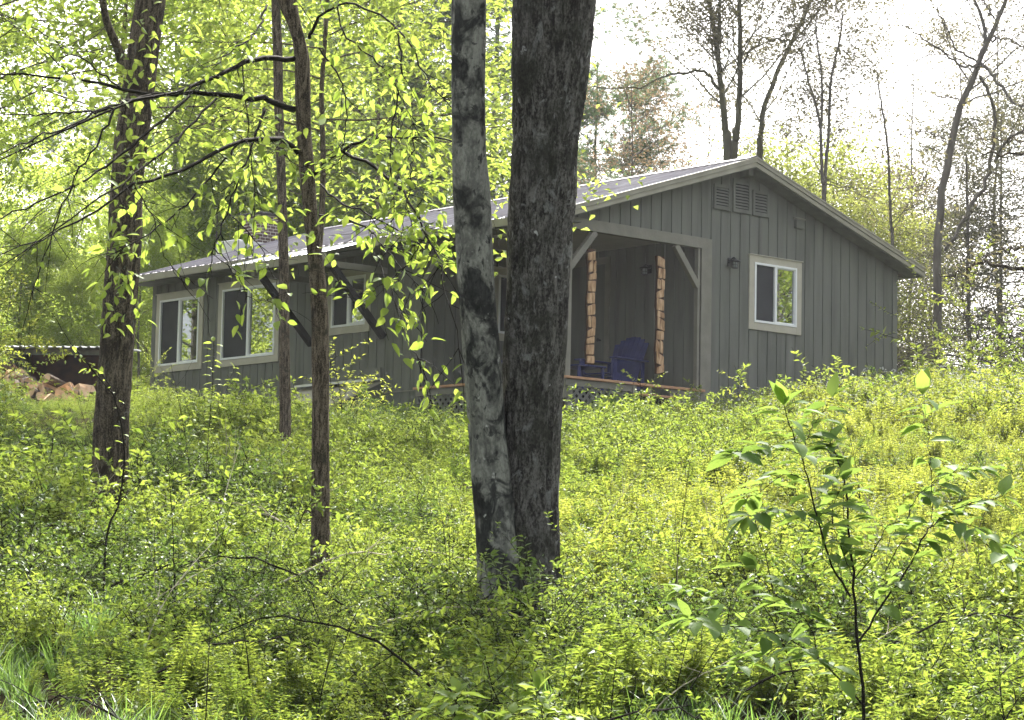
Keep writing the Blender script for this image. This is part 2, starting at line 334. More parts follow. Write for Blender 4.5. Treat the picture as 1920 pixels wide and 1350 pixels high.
# ------------------------------------------------------------------ the cabin
LX, LY = 6.955, 10.3          # gable width, length
RX, RZ, SL = 3.43, 3.447, .318
def roofz(x): return RZ - SL * abs(x - RX)
cabin = empty('cabin', (0, 0, -.45))
tag(cabin, 'low dark grey wooden cabin with white framed windows and a covered corner porch', 'cabin')
G = .2032
def siding(name, axis, const, out, u0, u1, zb, zt, openings=(), phase=0., parent=cabin, mat='siding'):
    """vertical grooved boards on the plane axis==const; out = +1/-1 outward direction; zt callable of u"""
    cuts = sorted(set([u0, u1] + [e for o in openings for e in o[:2] if u0 < e < u1] + ([RX] if axis == 1 and u0 < RX < u1 else [])))
    g = phase + math.floor((u0 - phase) / G) * G; strips = []
    while g < u1:
        a, b = max(g + .0075, u0), min(g + G - .0075, u1)
        c = [a] + [x for x in cuts if a < x < b] + [b]
        for i in range(len(c) - 1):
            if c[i + 1] - c[i] > .004: strips.append((c[i], c[i + 1]))
        g += G
    def put(mb, strips, t0, t1):
        for a, b in strips:
            mid = (a + b) / 2; blocks = sorted([(o[2], o[3]) for o in openings if o[0] <= mid <= o[1]])
            z = zb
            segs = []
            for p, q in blocks:
                if p > z: segs.append((z, p, False))
                z = max(z, q)
            if z < zt(mid) - .01: segs.append((z, None, True))
            for p, q, top in segs:
                poly = [(a, p), (b, p), (b, zt(b) if top else q), (a, zt(a) if top else q)]
                if axis == 1: mb.prism(poly, 1, const + min(out * t0, out * t1), const + max(out * t0, out * t1))
                else: mb.prism(poly, 0, const + min(out * t0, out * t1), const + max(out * t0, out * t1))
    bd = MB(); put(bd, strips, -.02, 0)
    w = bd.obj(name, M[mat], parent, bevel=.002)
    bk = MB(); put(bk, [(cuts[i], cuts[i + 1]) for i in range(len(cuts) - 1)], -.05, -.019)
    b = bk.obj('backing', M['gap'], w); b.matrix_parent_inverse = Matrix()
    return w
gz = lambda u: roofz(u) - .06
win_r = (3.64, 4.72, 1.0, 2.04)
vents = [(2.84, 3.185, 2.66, 3.03), (3.245, 3.62, 2.66, 3.16), (3.668, 4.012, 2.66, 3.04)]
w1 = siding('gable_wall', 1, 0, -1, 2.60, LX, -1.0, gz, [win_r], 2.81)
w2 = siding('gable_wall', 1, 0, -1, 0, 2.60, 2.18, gz, [], 2.81)
wins = [(8.83, 10.16, .64, 1.9), (6.70, 8.33, .63, 1.93), (4.39, 5.39, .95, 1.86)]
siding('side_wall', 0, 0, -1, 3.18, LY, -1.0, lambda u: 2.26, wins, .125)
siding('rear_wall', 0, LX, 1, 0, LY, -1.0, lambda u: 2.26)
siding('far_wall', 1, LY, 1, 0, LX, -1.0, gz)
siding('porch_wall', 0, 2.58, -1, .06, 3.15, -.14, lambda u: 2.2, [(1.95, 2.85, -.15, 2.0)], .1)
siding('porch_wall', 1, 3.18, -1, .05, 2.56, -.14, lambda u: 2.2, [(1.42, 2.35, .86, 1.9)], .07)
bm = MB(); bm.box(-.02, 2.6, .03, 3.2, 2.2, 2.22); bm.obj('porch_ceiling', M['trim'], cabin)
# roof: ribbed sheets
def ribbed(name, x0, z0, x1, z1, y0, y1, mat, parent, pitch=.23, th=.02):
    prof = []; y = y0
    while y < y1 - .01:
        for dy, h in ((0, 0), (.05, 0), (.062, .006), (.08, .006), (.092, 0), (.13, 0), (.142, .006), (.16, .006), (.172, 0), (.195, 0), (.207, .021), (.223, .021)):
            if y + dy <= y1: prof.append((y + dy, h))
        y += pitch
    prof.append((y1, 0)); n = len(prof); V = []; f = []
    for lay in (0, 1):
        for x, z in ((x0, z0), (x1, z1)):
            for yy, h in prof: V.append((x, yy, z + h - lay * th * .3))
    for i in range(n - 1):
        f += [(i, n + i, n + i + 1, i + 1), (2 * n + i, 2 * n + i + 1, 3 * n + i + 1, 3 * n + i), (i, i + 1, 2 * n + i + 1, 2 * n + i), (n + i, 3 * n + i, 3 * n + i + 1, n + i + 1)]
    mb = MB(); mb.add(V, f); return mb.obj(name, mat, parent)
Y0, Y1 = -.3, LY + .15; XL, XR = -.42, 7.3
roof = ribbed('roof', RX, RZ, XL, roofz(XL), Y0, Y1, M['metal'], cabin)
ro2 = ribbed('roof', RX, RZ, XR, roofz(XR), Y0, Y1, M['metal'], cabin)
mb = MB()
mb.prism([(RX - .17, roofz(RX - .17) + .024), (RX, RZ + .03), (RX + .17, roofz(RX + .17) + .024), (RX + .17, roofz(RX + .17) + .03), (RX, RZ + .038), (RX - .17, roofz(RX - .17) + .03)], 1, Y0, Y1)
mb.obj('ridge_cap', M['metal'], roof).matrix_parent_inverse = Matrix()
mb = MB()   # boarding under the metal, and soffits
for xa, xb in ((RX, XL + .02), (RX, XR - .02)):
    a, b = (xa, xb)
    mb.prism([(a, roofz(a) - .012), (b, roofz(b) - .012), (b, roofz(b) - .05), (a, roofz(a) - .05)], 1, Y0 + .02, Y1 - .02)
mb.obj('roof_boarding', M['soffit'], cabin)
for nm, za, zb_, yo in (('rake_board', -.066, -.13, 0), ('rake_trim', -.012, -.06, -.018)):
    for yy in (Y0, Y1 - .025):
        for xe in (XL, XR):
            mb = MB(); o_ = yo if yy < 1 else -yo
            mb.prism([(RX, RZ + za), (xe, roofz(xe) + za), (xe, roofz(xe) + zb_), (RX, RZ + zb_)], 1, yy + min(o_, 0), yy + .025 + max(o_, 0))
            mb.obj(nm, M['fascia'], cabin)
mb = MB()   # bright drip edge over the rake boards
for xe in (XL, XR): mb.prism([(RX, RZ + .012), (xe, roofz(xe) + .012), (xe, roofz(xe) - .011), (RX, RZ - .011)], 1, Y0 - .028, Y0 - .004)
mb.obj('drip_edge', M['fascia'], cabin)
for xe, o_ in ((XL, -1), (XR, 1)):
    mb = MB(); mb.box(min(xe, xe + o_ * .022), max(xe, xe + o_ * .022), Y0 + .03, Y1 - .03, roofz(xe) - .115, roofz(xe) - .012); mb.obj('eave_fascia', M['fascia'], cabin)
mb = MB(); z_ = roofz(XL) - .13; mb.box(XL + .024, -.002, Y0 + .03, Y1 - .03, z_, z_ + .012); mb.obj('soffit', M['siding'], cabin)
mb = MB(); mb.box(LX + .002, XR - .024, 0, Y1 - .03, z_, z_ + .012); mb.obj('soffit', M['siding'], cabin)
mb = MB()   # gable soffit following the slope
for xe in (XL + .05, XR - .05): mb.prism([(RX, RZ - .135), (xe, roofz(xe) - .135), (xe, roofz(xe) - .148), (RX, RZ - .148)], 1, Y0 + .026, -.002)
mb.obj('gable_soffit', M['siding'], cabin)
mb = MB(); mb.box(RX - .05, RX + .05, -.2, -.02, RZ - .25, RZ - .15); mb.obj('ridge_block', M['siding'], cabin, bevel=.005)
# awning over the small window
AX0, AX1, AYa, AYb = XL - .025, -1.22, 3.9, 6.3
aw = ribbed('awning', XL + .05, roofz(XL + .05) - .03, AX1, 1.955, AYa, AYb, M['galv'], cabin)
mb = MB(); mb.box(AX1 + .01, AX1 + .035, AYa + .02, AYb - .02, 1.84, 1.94)
mb.obj('awning_fascia', M['fascia'], aw).matrix_parent_inverse = Matrix()
for yy in (4.0, 5.78):
    mb = MB(); mb.box(-1.17, -.01, yy - .045, yy + .045, 1.75, 1.84); mb.obj('awning_beam', M['beamp'], aw).matrix_parent_inverse = Matrix()
    mb = MB(); mb.bar((-1.0, yy, 1.76), (-.03, yy, .80), .09, .1, up=(0, 1, 0)); mb.obj('knee_brace', M['gap'], aw, bevel=.004).matrix_parent_inverse = Matrix()
# corner boards and trim
def boards(name, boxes, mat, bev=.003):
    for b in boxes:
        mb = MB(); mb.box(*b); mb.obj(name, M[mat], cabin, bevel=bev)
boards('corner_board', [(LX - .09, LX + .02, -.02, .0, -.65, roofz(LX) - .15), (LX + .002, LX + .022, .002, .11, -.65, roofz(LX) - .15),
    (-.02, 0, LY - .1, LY + .02, -.65, 2.09), (-.022, 0, 3.14, 3.25, -.65, 2.09)], 'siding')
boards('door_jamb', [(2.60, 2.815, -.024, -.001, -.3, 2.2), (2.53, 2.575, -.02, .05, -.15, 2.04)], 'beamp')
boards('porch_beam', [(-.02, 2.60, -.045, .06, 2.043, 2.2), (-.045, .05, .07, 3.17, 2.043, 2.2)], 'beamp', .004)
boards('porch_post', [(-.03, .06, -.03, .06, -.3, 2.04), (-.03, .05, 1.12, 1.2, -.3, 2.04)], 'beamp', .004)
for p, q in (((.50, .005, 2.04), (.03, .005, 1.5)), ((2.08, .005, 2.04), (2.54, .005, 1.49))):
    mb = MB(); mb.bar(p, q, .09, .075, up=(0, 1, 0)); mb.obj('porch_brace', M['beamp'], cabin, bevel=.003)
for p, q in (((.005, .6, 2.04), (.005, 1.12, 1.46)), ((.005, .55, 2.04), (.005, .05, 1.52)), ((.005, 2.65, 2.04), (.005, 3.12, 1.52))):
    mb = MB(); mb.bar(p, q, .09, .075, up=(1, 0, 0)); mb.obj('porch_brace', M['beamp'], cabin, bevel=.003)
# porch deck
boards('porch_floor', [(.06, 2.56, .06, 3.12, -.17, -.14)], 'darkw')
boards('deck_cap', [(-.1, 1.18, -.11, .05, -.035, 0), (1.2, 2.62, -.11, .05, -.037, -.002), (-.12, .03, .08, 3.16, -.035, 0)], 'cedar')
boards('deck_skirt', [(-.06, 1.2, -.07, -.05, -.13, -.04), (1.95, 2.6, -.07, -.05, -.6, -.04), (-.08, -.06, .1, 3.14, -.13, -.04)], 'beamp')
boards('step', [(1.2, 2.0, -.2, -.05, -.185, -.155), (1.15, 2.05, -.42, -.2, -.36, -.33)], 'cedar')
boards('deck_post', [(1.20, 1.27, -.09, -.05, -.6, -.04), (1.5, 1.56, -.09, -.05, -.155, -.04), (.0, .08, -.06, .0, -.65, -.14)], 'beamp')
def lattice(axis):
    mb = MB()
    L_ = 1.2 if axis == 0 else 3.0
    k = -.5
    while k < L_:
        for sgn in (1, -1):
            a, b = (k, -.62), (k + .48, -.14)
            if sgn < 0: a, b = (k, -.14), (k + .48, -.62)
            if a[0] < 0:
                t = -a[0] / .48; a = (0.0, a[1] + t * (b[1] - a[1]))
            if b[0] > L_:
                t = (L_ - a[0]) / (b[0] - a[0]); b = (L_, a[1] + t * (b[1] - a[1]))
            if b[0] - a[0] < .03: continue
            off = -.058 if sgn > 0 else -.052
            if axis == 0: mb.bar((a[0], off, a[1]), (b[0], off, b[1]), .04, .006, up=(0, 0, 1)) if False else mb.bar((a[0], off, a[1]), (b[0], off, b[1]), .006, .04, up=(0, 0, 1))
            else: mb.bar((off, a[0] + .1, a[1]), (off, b[0] + .1, b[1]), .006, .04, up=(0, 0, 1))
        k += .12
    return mb.obj('lattice', M['lattice'], cabin)
lattice(0); lattice(1)
mb = MB(); mb.box(.1, 2.5, .02, .03, -.65, -.18); mb.box(.02, .03, .1, 3.1, -.65, -.18); mb.obj('under_deck_shade', M['gap'], cabin)  # near-black sheets stand in for the shade in the open space below the deck
# windows
def window(axis, const, out, u0, u1, z0, z1, trimw=.11, dark_first=True, parent=cabin, label=None, trim='trim', wide_bottom=0):
    """u0..u1,z0..z1 opening edges; trim overlaps outwards"""
    def bx(mb, a, b, c, d, t0, t1):
        lo, hi = const + min(out * t0, out * t1), const + max(out * t0, out * t1)
        return mb.box(a, b, lo, hi, c, d) if axis == 1 else mb.box(lo, hi, a, b, c, d)
    e = .02; fr = MB()
    a0, a1, b0, b1 = u0 - .03, u1 + .03, z0 - .03, z1 + .03
    iu0, iu1, iz0, iz1 = u0 + .08, u1 - .08, z0 + .08, z1 - .07
    bx(fr, a0, iu0, b0, b1, 0, .022); bx(fr, iu1, a1, b0, b1, 0, .022); bx(fr, iu0 + .0005, iu1 - .0005, b0, iz0, 0, .0215); bx(fr, iu0 + .0005, iu1 - .0005, iz1, b1, 0, .0215)
    bx(fr, a0 - .015, a1 + .015, b1 + .0005, b1 + .014, 0, .04)
    w = fr.obj('window', M[trim], parent, bevel=.002)
    if label: w['label'] = label
    sh = MB(); k = .034
    bx(sh, iu0 + .001, iu0 + k, iz0 + .001, iz1 - .001, -.02, .03); bx(sh, iu1 - k, iu1 - .001, iz0 + .001, iz1 - .001, -.02, .03)
    bx(sh, iu0 + k, iu1 - k, iz0 + .001, iz0 + k, -.02, .029); bx(sh, iu0 + k, iu1 - k, iz1 - k, iz1 - .001, -.02, .029)
    mid = (iu0 + iu1) / 2; bx(sh, mid - .026, mid + .026, iz0 + k, iz1 - k, -.02, .027)
    lo_, hi_ = (mid + .026, iu1 - k)
    # inner sliding sash border on the glass half
    g0, g1 = (iu0 + k, mid - .026), (mid + .026, iu1 - k)
    dk, gl = (g0, g1) if dark_first else (g1, g0)
    bx(sh, gl[0], gl[0] + .014, iz0 + k, iz1 - k, -.018, .012); bx(sh, gl[1] - .014, gl[1], iz0 + k, iz1 - k, -.018, .012)
    bx(sh, gl[0] + .014, gl[1] - .014, iz0 + k, iz0 + k + .016, -.018, .012); bx(sh, gl[0] + .014, gl[1] - .014, iz1 - k - .016, iz1 - k, -.018, .012)
    s = sh.obj('sash', M['vinyl'], w, bevel=.002); s.matrix_parent_inverse = Matrix()
    p = MB(); bx(p, gl[0], gl[1], iz0 + k, iz1 - k, -.014, -.006); q = p.obj('pane', M['glass'], w); q.matrix_parent_inverse = Matrix()
    p = MB(); bx(p, dk[0], dk[1], iz0 + k, iz1 - k, -.010, -.004); q = p.obj('insect_screen', M['screen'], w); q.matrix_parent_inverse = Matrix()
    return w
window(1, 0, -1, *win_r)
window(0, 0, -1, *wins[0], dark_first=False); window(0, 0, -1, *wins[1], dark_first=False); window(0, 0, -1, *wins[2], dark_first=False)
window(1, 3.18, -1, 1.42, 2.35, .86, 1.9)
# louvred gable vents
for (a, b, c, d) in vents:
    mb = MB(); t = .045
    mb.box(a, a + t, -.03, -.001, c, d); mb.box(b - t, b, -.03, -.001, c, d); mb.box(a + t, b - t, -.029, -.001, c, c + t * 1.3); mb.box(a + t, b - t, -.029, -.001, d - t, d)
    v = mb.obj('gable_vent', M['siding'], cabin, bevel=.003)
    mb = MB(); z = c + t * 1.3 + .012
    while z < d - t - .03:
        mb.prism([(-.028, z), (-.024, z + .004), (-.003, z + .034), (-.007, z + .03)], 0, a + t, b - t); z += .044
    q = mb.obj('louvre', M['siding'], v); q.matrix_parent_inverse = Matrix()
    mb = MB(); mb.box(a + t, b - t, -.004, -.001, c + .03, d - .03); q = mb.obj('vent_backing', M['gap'], v); q.matrix_parent_inverse = Matrix()
# porch door
mb = MB(); mb.box(2.585, 2.62, 1.95, 2.85, -.14, 2.0); dr = mb.obj('door', M['siding'], cabin)
mb = MB(); mb.box(2.555, 2.578, 1.85, 1.95, -.14, 2.1); mb.box(2.555, 2.578, 2.85, 2.95, -.14, 2.1); mb.box(2.555, 2.578, 1.9505, 2.8495, 2.0, 2.1)
q = mb.obj('door_frame', M['beamp'], dr); q.matrix_parent_inverse = Matrix()
mb = MB(); mb.tube([(2.58, 2.05, .85), (2.53, 2.05, .85), (2.52, 2.05, .85)], [.012, .012, .03], 8); q = mb.obj('handle', M['black'], dr); q.matrix_parent_inverse = Matrix()
# cellar hatch
mb = MB(); mb.prism([(0, .12), (-1.05, -.36), (-1.05, -.7), (0, -.7)], 1, 4.05, 5.9); hb = mb.obj('cellar_hatch', M['siding'], cabin)
mb = MB(); mb.prism([(-.03, .145), (-1.1, -.345), (-1.1, -.375), (-.03, .115)], 1, 4.02, 4.95); q = mb.obj('hatch_door', M['trim'], hb); q.matrix_parent_inverse = Matrix()
mb = MB(); mb.prism([(-.03, .145), (-1.1, -.345), (-1.1, -.375), (-.03, .115)], 1, 4.97, 5.93); q = mb.obj('hatch_door', M['trim'], hb); q.matrix_parent_inverse = Matrix()
mb = MB(); mb.prism([(-.021, .2), (-.24, .16), (-.24, .13), (-.021, .17)], 1, 4.03, 5.92); q = mb.obj('hatch_flashing', M['white_board'], hb); q.matrix_parent_inverse = Matrix()
mb = MB(); mb.box(-.045, -.021, 4.03, 5.92, .2, .35); q = mb.obj('hatch_board', M['siding'], hb); q.matrix_parent_inverse = Matrix()
mb = MB(); mb.box(-.012, -.001, 5.95, LY - .11, -.036, -.022); mb.box(-.012, -.001, 3.26, 4.0, -.036, -.022); mb.obj('skirting_strip', M['beamp'], cabin)
# chimney on the far end of the roof
mb = MB(); mb.box(2.25, 2.72, LY + .2, LY + .7, 2.0, 3.62); ch = mb.obj('chimney', M['brick'], cabin)
mb = MB(); mb.box(1.75, 2.76, LY + .16, LY + .8, 1.2, 3.12); q = mb.obj('chimney_base', M['white_board'], ch, bevel=.02); q.matrix_parent_inverse = Matrix()
mb = MB(); mb.box(2.21, 2.76, LY + .16, LY + .74, 3.62, 3.67); q = mb.obj('chimney_cap', M['steel_dark'], ch, bevel=.01); q.matrix_parent_inverse = Matrix()
# small junction box on the gable
mb = MB(); mb.box(4.58, 4.745, -.07, -.001, 2.57, 2.71); nb = mb.obj('wall_box', M['siding'], cabin, bevel=.01)
mb = MB(); mb.prism([(-.085, 2.70), (-.085, 2.72), (-.001, 2.75), (-.001, 2.71)], 0, 4.565, 4.76); q = mb.obj('box_lid', M['beamp'], nb); q.matrix_parent_inverse = Matrix()

# ------------------------------------------------------------------ lanterns, ornaments, chairs
def lathe(mb, c, prof, n=16):
    V = []; f = []
    for r, z in prof:
        for j in range(n): V.append((c[0] + r * math.cos(j * 2 * math.pi / n), c[1] + r * math.sin(j * 2 * math.pi / n), c[2] + z))
    for i in range(len(prof) - 1):
        for j in range(n): f.append((i * n + j, i * n + (j + 1) % n, (i + 1) * n + (j + 1) % n, (i + 1) * n + j))
    f.append(list(range(n))[::-1]); f.append([(len(prof) - 1) * n + j for j in range(n)]); return mb.add(V, f)
def lantern(loc, out, label):
    e = empty('wall_lantern', loc); tag(e, label, 'wall lamp')
    o = np.array(out, float); c = np.array(loc) + o * .11
    mb = MB(); mb.bar(np.array(loc) + o * .001, np.array(loc) + o * .018, .09, .13); mb.obj('wall_plate', M['black'], e, bevel=.008)
    mb = MB(); mb.tube([np.array(loc) + o * .018 + [0, 0, .02], np.array(loc) + o * .06 + [0, 0, .055], c + [0, 0, .062], c + [0, 0, .04]], .011, 8); mb.obj('arm', M['black'], e, smooth=True)
    mb = MB(); lathe(mb, c, [(.012, .052), (.03, .045), (.04, .028), (.088, .008), (.09, 0), (.04, -.004)]); mb.obj('lamp_shade', M['black'], e, smooth=True)
    mb = MB(); lathe(mb, c, [(.038, -.005), (.04, -.02), (.04, -.075), (.03, -.088)]); mb.obj('lamp_glass', M['lampglass'], e, smooth=True)
    mb = MB()
    for j in range(6):
        a = j * math.pi / 3; mb.tube([c + [.047 * math.cos(a), .047 * math.sin(a), -.004], c + [.047 * math.cos(a), .047 * math.sin(a), -.092]], .0035, 5)
    for zz in (-.05, -.094): 
        th = np.arange(13) * math.pi / 6; mb.tube(np.stack([c[0] + .047 * np.cos(th), c[1] + .047 * np.sin(th), np.full(13, c[2] + zz)], 1), .004, 5)
    mb.obj('cage', M['black'], e, smooth=True)
lantern((3.2, 0, 1.91), (0, -1, 0), 'black caged lantern on the open gable wall to the left of the sliding window')
lantern((2.566, 1.0, 1.83), (-1, 0, 0), 'small dim lantern on the shaded back wall inside the porch')

def ornament(x, z0, z1, seed, label):
    r = random.Random(seed)
    e = empty('wood_ornament', (x, .05, z0)); tag(e, label, 'wood ornament', 'hanging strips of wood slices in the porch opening')
    mb = MB(); n = 14; V = []; f = []
    hw = .078; sides = []
    for i in range(n + 1):
        z = z0 + (z1 - z0) * i / n; sh = .012 * math.sin(i * 1.1 + seed); w = hw + .006 * math.sin(i * 2.3 + seed)
        sides.append((x - w + sh, x + w + sh, z))
    for a, b, z in sides: V += [(a, .03, z), (b, .03, z), (b, .055, z), (a, .055, z)]
    for i in range(n):
        k = i * 4
        for j in range(4): f.append((k + j, k + (j + 1) % 4, k + 4 + (j + 1) % 4, k + 4 + j))
    f.append((0, 1, 2, 3)); f.append((n * 4, n * 4 + 3, n * 4 + 2, n * 4 + 1)); mb.add(V, f); mb.obj('bark_backing', M['bark_edge'], e)
    z = z0 + .005; row = 0
    while z < z1 - .06:
        h = min(r.uniform(.10, .19), z1 - z); sh = .012 * math.sin((z - z0) / (z1 - z0) * n * 1.1 + seed); tl = r.uniform(-.03, .03)
        cols = [(-.07, .068)] if r.random() < .55 else [(-.07, r.uniform(-.02, .01)), (None, .068)]
        last = None
        for c0, c1 in cols:
            if c0 is None: c0 = last + .014
            last = c1; g = .009
            zz0, zz1 = z + g, z + h - g
            p = [(c0 + .006, zz0 - tl * .5), (c1 - .006, zz0 + tl * .5), (c1, zz0 + .012 + tl * .5), (c1, zz1 - .012 + tl), (c1 - .008, zz1 + tl), (c0 + .008, zz1 - tl), (c0, zz1 - .012 - tl), (c0, zz0 + .012 - tl * .5)]
            mb = MB(); mb.prism([(x + sh + a, b) for a, b in p], 1, .012, .03); mb.obj('wood_slice', M['slice'], e, bevel=.005)
        z += h
    mb = MB(); mb.tube([(x, .045, z1), (x, .045, 2.045)], .003, 5); mb.obj('cord', M['black'], e)
ornament(.482, .2, 1.81, 3, 'hanging strip of pale wood slices just right of the big dark trunk')
ornament(1.826, .17, 1.85, 8, 'hanging strip of pale wood slices nearer the right end of the porch opening')

def chair(loc, rz, label):
    """adirondack chair facing local -X"""
    e = empty('porch_chair', loc, rz); tag(e, label, 'chair', 'blue slatted chairs on the porch'); bl = M['blue']
    def P(mb, name, bev=.004):
        o = mb.obj(name, bl, None, bevel=bev); o.parent = e; return o
    mb = MB()
    for i in range(6):
        x = -.27 + i * .092; z = .37 - .028 * i; mb.bar((x, -.27, z), (x, .27, z), .085, .02, up=(0, 0, 1))
    P(mb, 'seat')
    mb = MB()
    for i in range(7):
        y = -.27 + i * .09; top = .98 - .9 * y * y * 1.6; L = (top - .24)
        mb.bar((.24 + (0) * .3, y * .85, .24), (.24 + L * .42, y, .24 + L), .082, .02, up=(1, 0, 0))
    for t in (.35, .75): mb.bar((.27 + t * .3 * 1.0, -.27, .24 + t * .7), (.27 + t * .3, .27, .24 + t * .7), .03, .05, up=(0, 0, 1))
    P(mb, 'backrest')
    for s in (-1, 1):
        mb = MB(); mb.box(-.36, .42, s * .33 - .065, s * .33 + .065, .575, .6); P(mb, 'armrest', .01)
        mb = MB(); mb.box(-.33, -.24, s * .3 - .018, s * .3 + .018, 0, .574); P(mb, 'leg')
        mb = MB(); mb.prism([(-.32, .32), (-.32, .42), (.3, .26), (.62, .0), (.5, 0), (.2, .18)], 1, s * .275 - .012, s * .275 + .012); P(mb, 'leg')
        mb = MB(); mb.box(.34, .40, s * .31 - .015, s * .31 + .015, .2, .575); P(mb, 'arm_support')
chair((1.98, 1.2, -.14), math.radians(8), 'blue slatted chair in front of the shaded wall between the two wood strips')
chair((1.25, 2.35, -.14), math.radians(25), 'dark blue chair in the gap between the two big trunks')
e = empty('side_table', (1.25, 1.05, -.14)); tag(e, 'low blue slatted table at the foot of the porch chair', 'table')
mb = MB()
for i in range(6): mb.box(.98 + i * .09, .98 + i * .09 + .08, .78, 1.32, .27, .295)
mb.obj('table_top', M['blue'], e, bevel=.004)
for sx in (1.0, 1.46):
    for sy in (.82, 1.26): mb = MB(); mb.box(sx, sx + .045, sy, sy + .03, -.14, .268); mb.obj('leg', M['blue'], e)

# ------------------------------------------------------------------ main trunks (shaped from their real taper)
def smooth_path(pts, n):
    pts = np.asarray(pts, float); t = np.linspace(0, 1, len(pts)); T = np.linspace(0, 1, n)
    if len(pts) < 3: return np.stack([np.interp(T, t, pts[:, k]) for k in range(pts.shape[1])], 1)
    # catmull-rom
    P = np.vstack([2 * pts[0] - pts[1], pts, 2 * pts[-1] - pts[-2]]); u = T * (len(pts) - 1); i = np.minimum(u.astype(int), len(pts) - 2); f = (u - i)[:, None]
    a, b, c, d = P[i], P[i + 1], P[i + 2], P[i + 3]
    return .5 * ((2 * b) + (-a + c) * f + (2 * a - 5 * b + 4 * c - d) * f ** 2 + (-a + 3 * b - 3 * c + d) * f ** 3)
def trunk_mesh(name, prof, d, mat, up_h, seg=72, rough=.012, lumps=.02, seed=0, flare=True, dz_lean=(0, 0), base_off=-.35):
    """prof: (y, left x, right x) in photo pixels at depth d -> centre line and radius in metres; continues upward by up_h"""
    r = np.random.default_rng(seed); C_ = []; R_ = []
    for y, a, b in prof: C_.append(at((a + b) / 2, y, d)); R_.append((b - a) / 2 / F * d)
    C_ = np.array(C_); R_ = np.array(R_)
    if C_[0][2] > C_[-1][2]: C_ = C_[::-1]; R_ = R_[::-1]
    gb = float(ground_h(C_[0][0], C_[0][1])) + base_off
    C_ = np.vstack([[C_[0][0], C_[0][1], min(gb, C_[0][2] - .1)], C_]); R_ = np.concatenate([[R_[0] * (1.25 if flare else 1)], R_])
    if up_h:
        k = C_[-1] - C_[-3]; k /= abs(k[2])
        k[:2] *= .7
        for t in (.25, .5, .75, 1): C_ = np.vstack([C_, C_[-1] + k * up_h * .25 + r.normal(0, .04, 3) * [1, 1, 0]]); R_ = np.append(R_, R_[-1] * (.84))
    L = C_[-1][2] - C_[0][2]; n = int(L / .02); n = min(n, 420)
    z = np.linspace(C_[0][2], C_[-1][2], n)
    cx = np.interp(z, C_[:, 2], C_[:, 0]); cy = np.interp(z, C_[:, 2], C_[:, 1]); rr = np.interp(z, C_[:, 2], R_)
    ker = np.ones(7) / 7
    for arr in (cx, cy, rr): arr[3:-3] = np.convolve(arr, ker, 'valid')
    th = np.arange(seg) * 2 * np.pi / seg; TT, ZZ = np.meshgrid(th, z)
    ph = r.uniform(0, 6.28, 12)
    ridge = np.zeros_like(TT)
    for k, (ft, fz, am) in enumerate([(17, 1.3, .5), (23, 2.1, .45), (29, 3.5, .4), (9, 5.0, .35), (37, 9, .3)]):
        ridge += am * np.sin(TT * ft + 1.6 * np.sin(ZZ * fz + ph[k]) + 1.1 * np.sin(ZZ * fz * 2.7 + ph[k + 5]))
    lump = np.zeros_like(TT)
    for k, (ft, fz, am) in enumerate([(2, 1.7, .5), (3, 3.1, .4), (5, 5.3, .3), (1, 2.4, .5)]): lump += am * np.sin(TT * ft + ZZ * fz + ph[k]) * np.sin(ZZ * fz * 1.3 + ph[k + 4])
    RR = rr[:, None] * (1 + lumps * lump) + rough * ridge * .5 * rr[:, None] / .15 + r.normal(0, rough * .06, TT.shape)
    V = np.stack([cx[:, None] + RR * np.cos(TT), cy[:, None] + RR * np.sin(TT), ZZ], -1).reshape(-1, 3)
    idx = np.arange(n * seg).reshape(n, seg); nx = np.roll(idx, -1, 1)
    f = np.stack([idx[:-1], nx[:-1], nx[1:], idx[1:]], -1).reshape(-1, 4)
    me = np_mesh(name, V, f.ravel(), np.full(len(f), 4), [M[mat]], True)
    o = link(bpy.data.objects.new(name, me))
    return o, np.stack([cx, cy, z], 1), rr
def grow(start, dirn, length, rad, depth, r, out, tips, spread=.6, upb=.15, kids=(3, 5), gn=.0, minr=.003, wob=.12):
    """recursive limb: out collects (points, radii); tips collects (point, direction) for leaves"""
    n = 5; p = np.array(start, float); dr = np.array(dirn, float) / np.linalg.norm(dirn); pts = [p.copy()]
    for i in range(n):
        dr = dr + r.normal(0, wob, 3) + np.array([0, 0, upb * .3 - gn]); dr /= np.linalg.norm(dr); p = p + dr * length / n; pts.append(p.copy())
    rads = np.linspace(rad, max(rad * .45, minr), n + 1); out.append((np.array(pts), rads))
    if depth == 0:
        for q in (2, 3, 4, 5): tips.append((pts[q], dr.copy()))
        return
    for i in range(r.integers(*kids)):
        t = r.uniform(.3, 1.); j = min(int(t * n), n - 1); a = pts[j] + (pts[j + 1] - pts[j]) * (t * n - j)
        side = r.normal(0, 1, 3); side -= side @ dr * dr; side /= np.linalg.norm(side)
        nd = dr * (1 - spread * .5) + side * spread
        grow(a, nd, length * r.uniform(.45, .7), rad * .5, depth - 1, r, out, tips, spread, upb, kids, gn, minr, wob)
    tips.append((pts[-1], dr.copy()))
def limbs_obj(name, segs, mat, parent=None, sides=5, rmin_sides=4):
    mb = MB()
    for pts, rd in segs: mb.tube(pts, rd, sides if rd[0] > .02 else (4 if rd[0] > .006 else 3), cap=False)
    o = mb.obj(name, M[mat], parent, smooth=True); return o
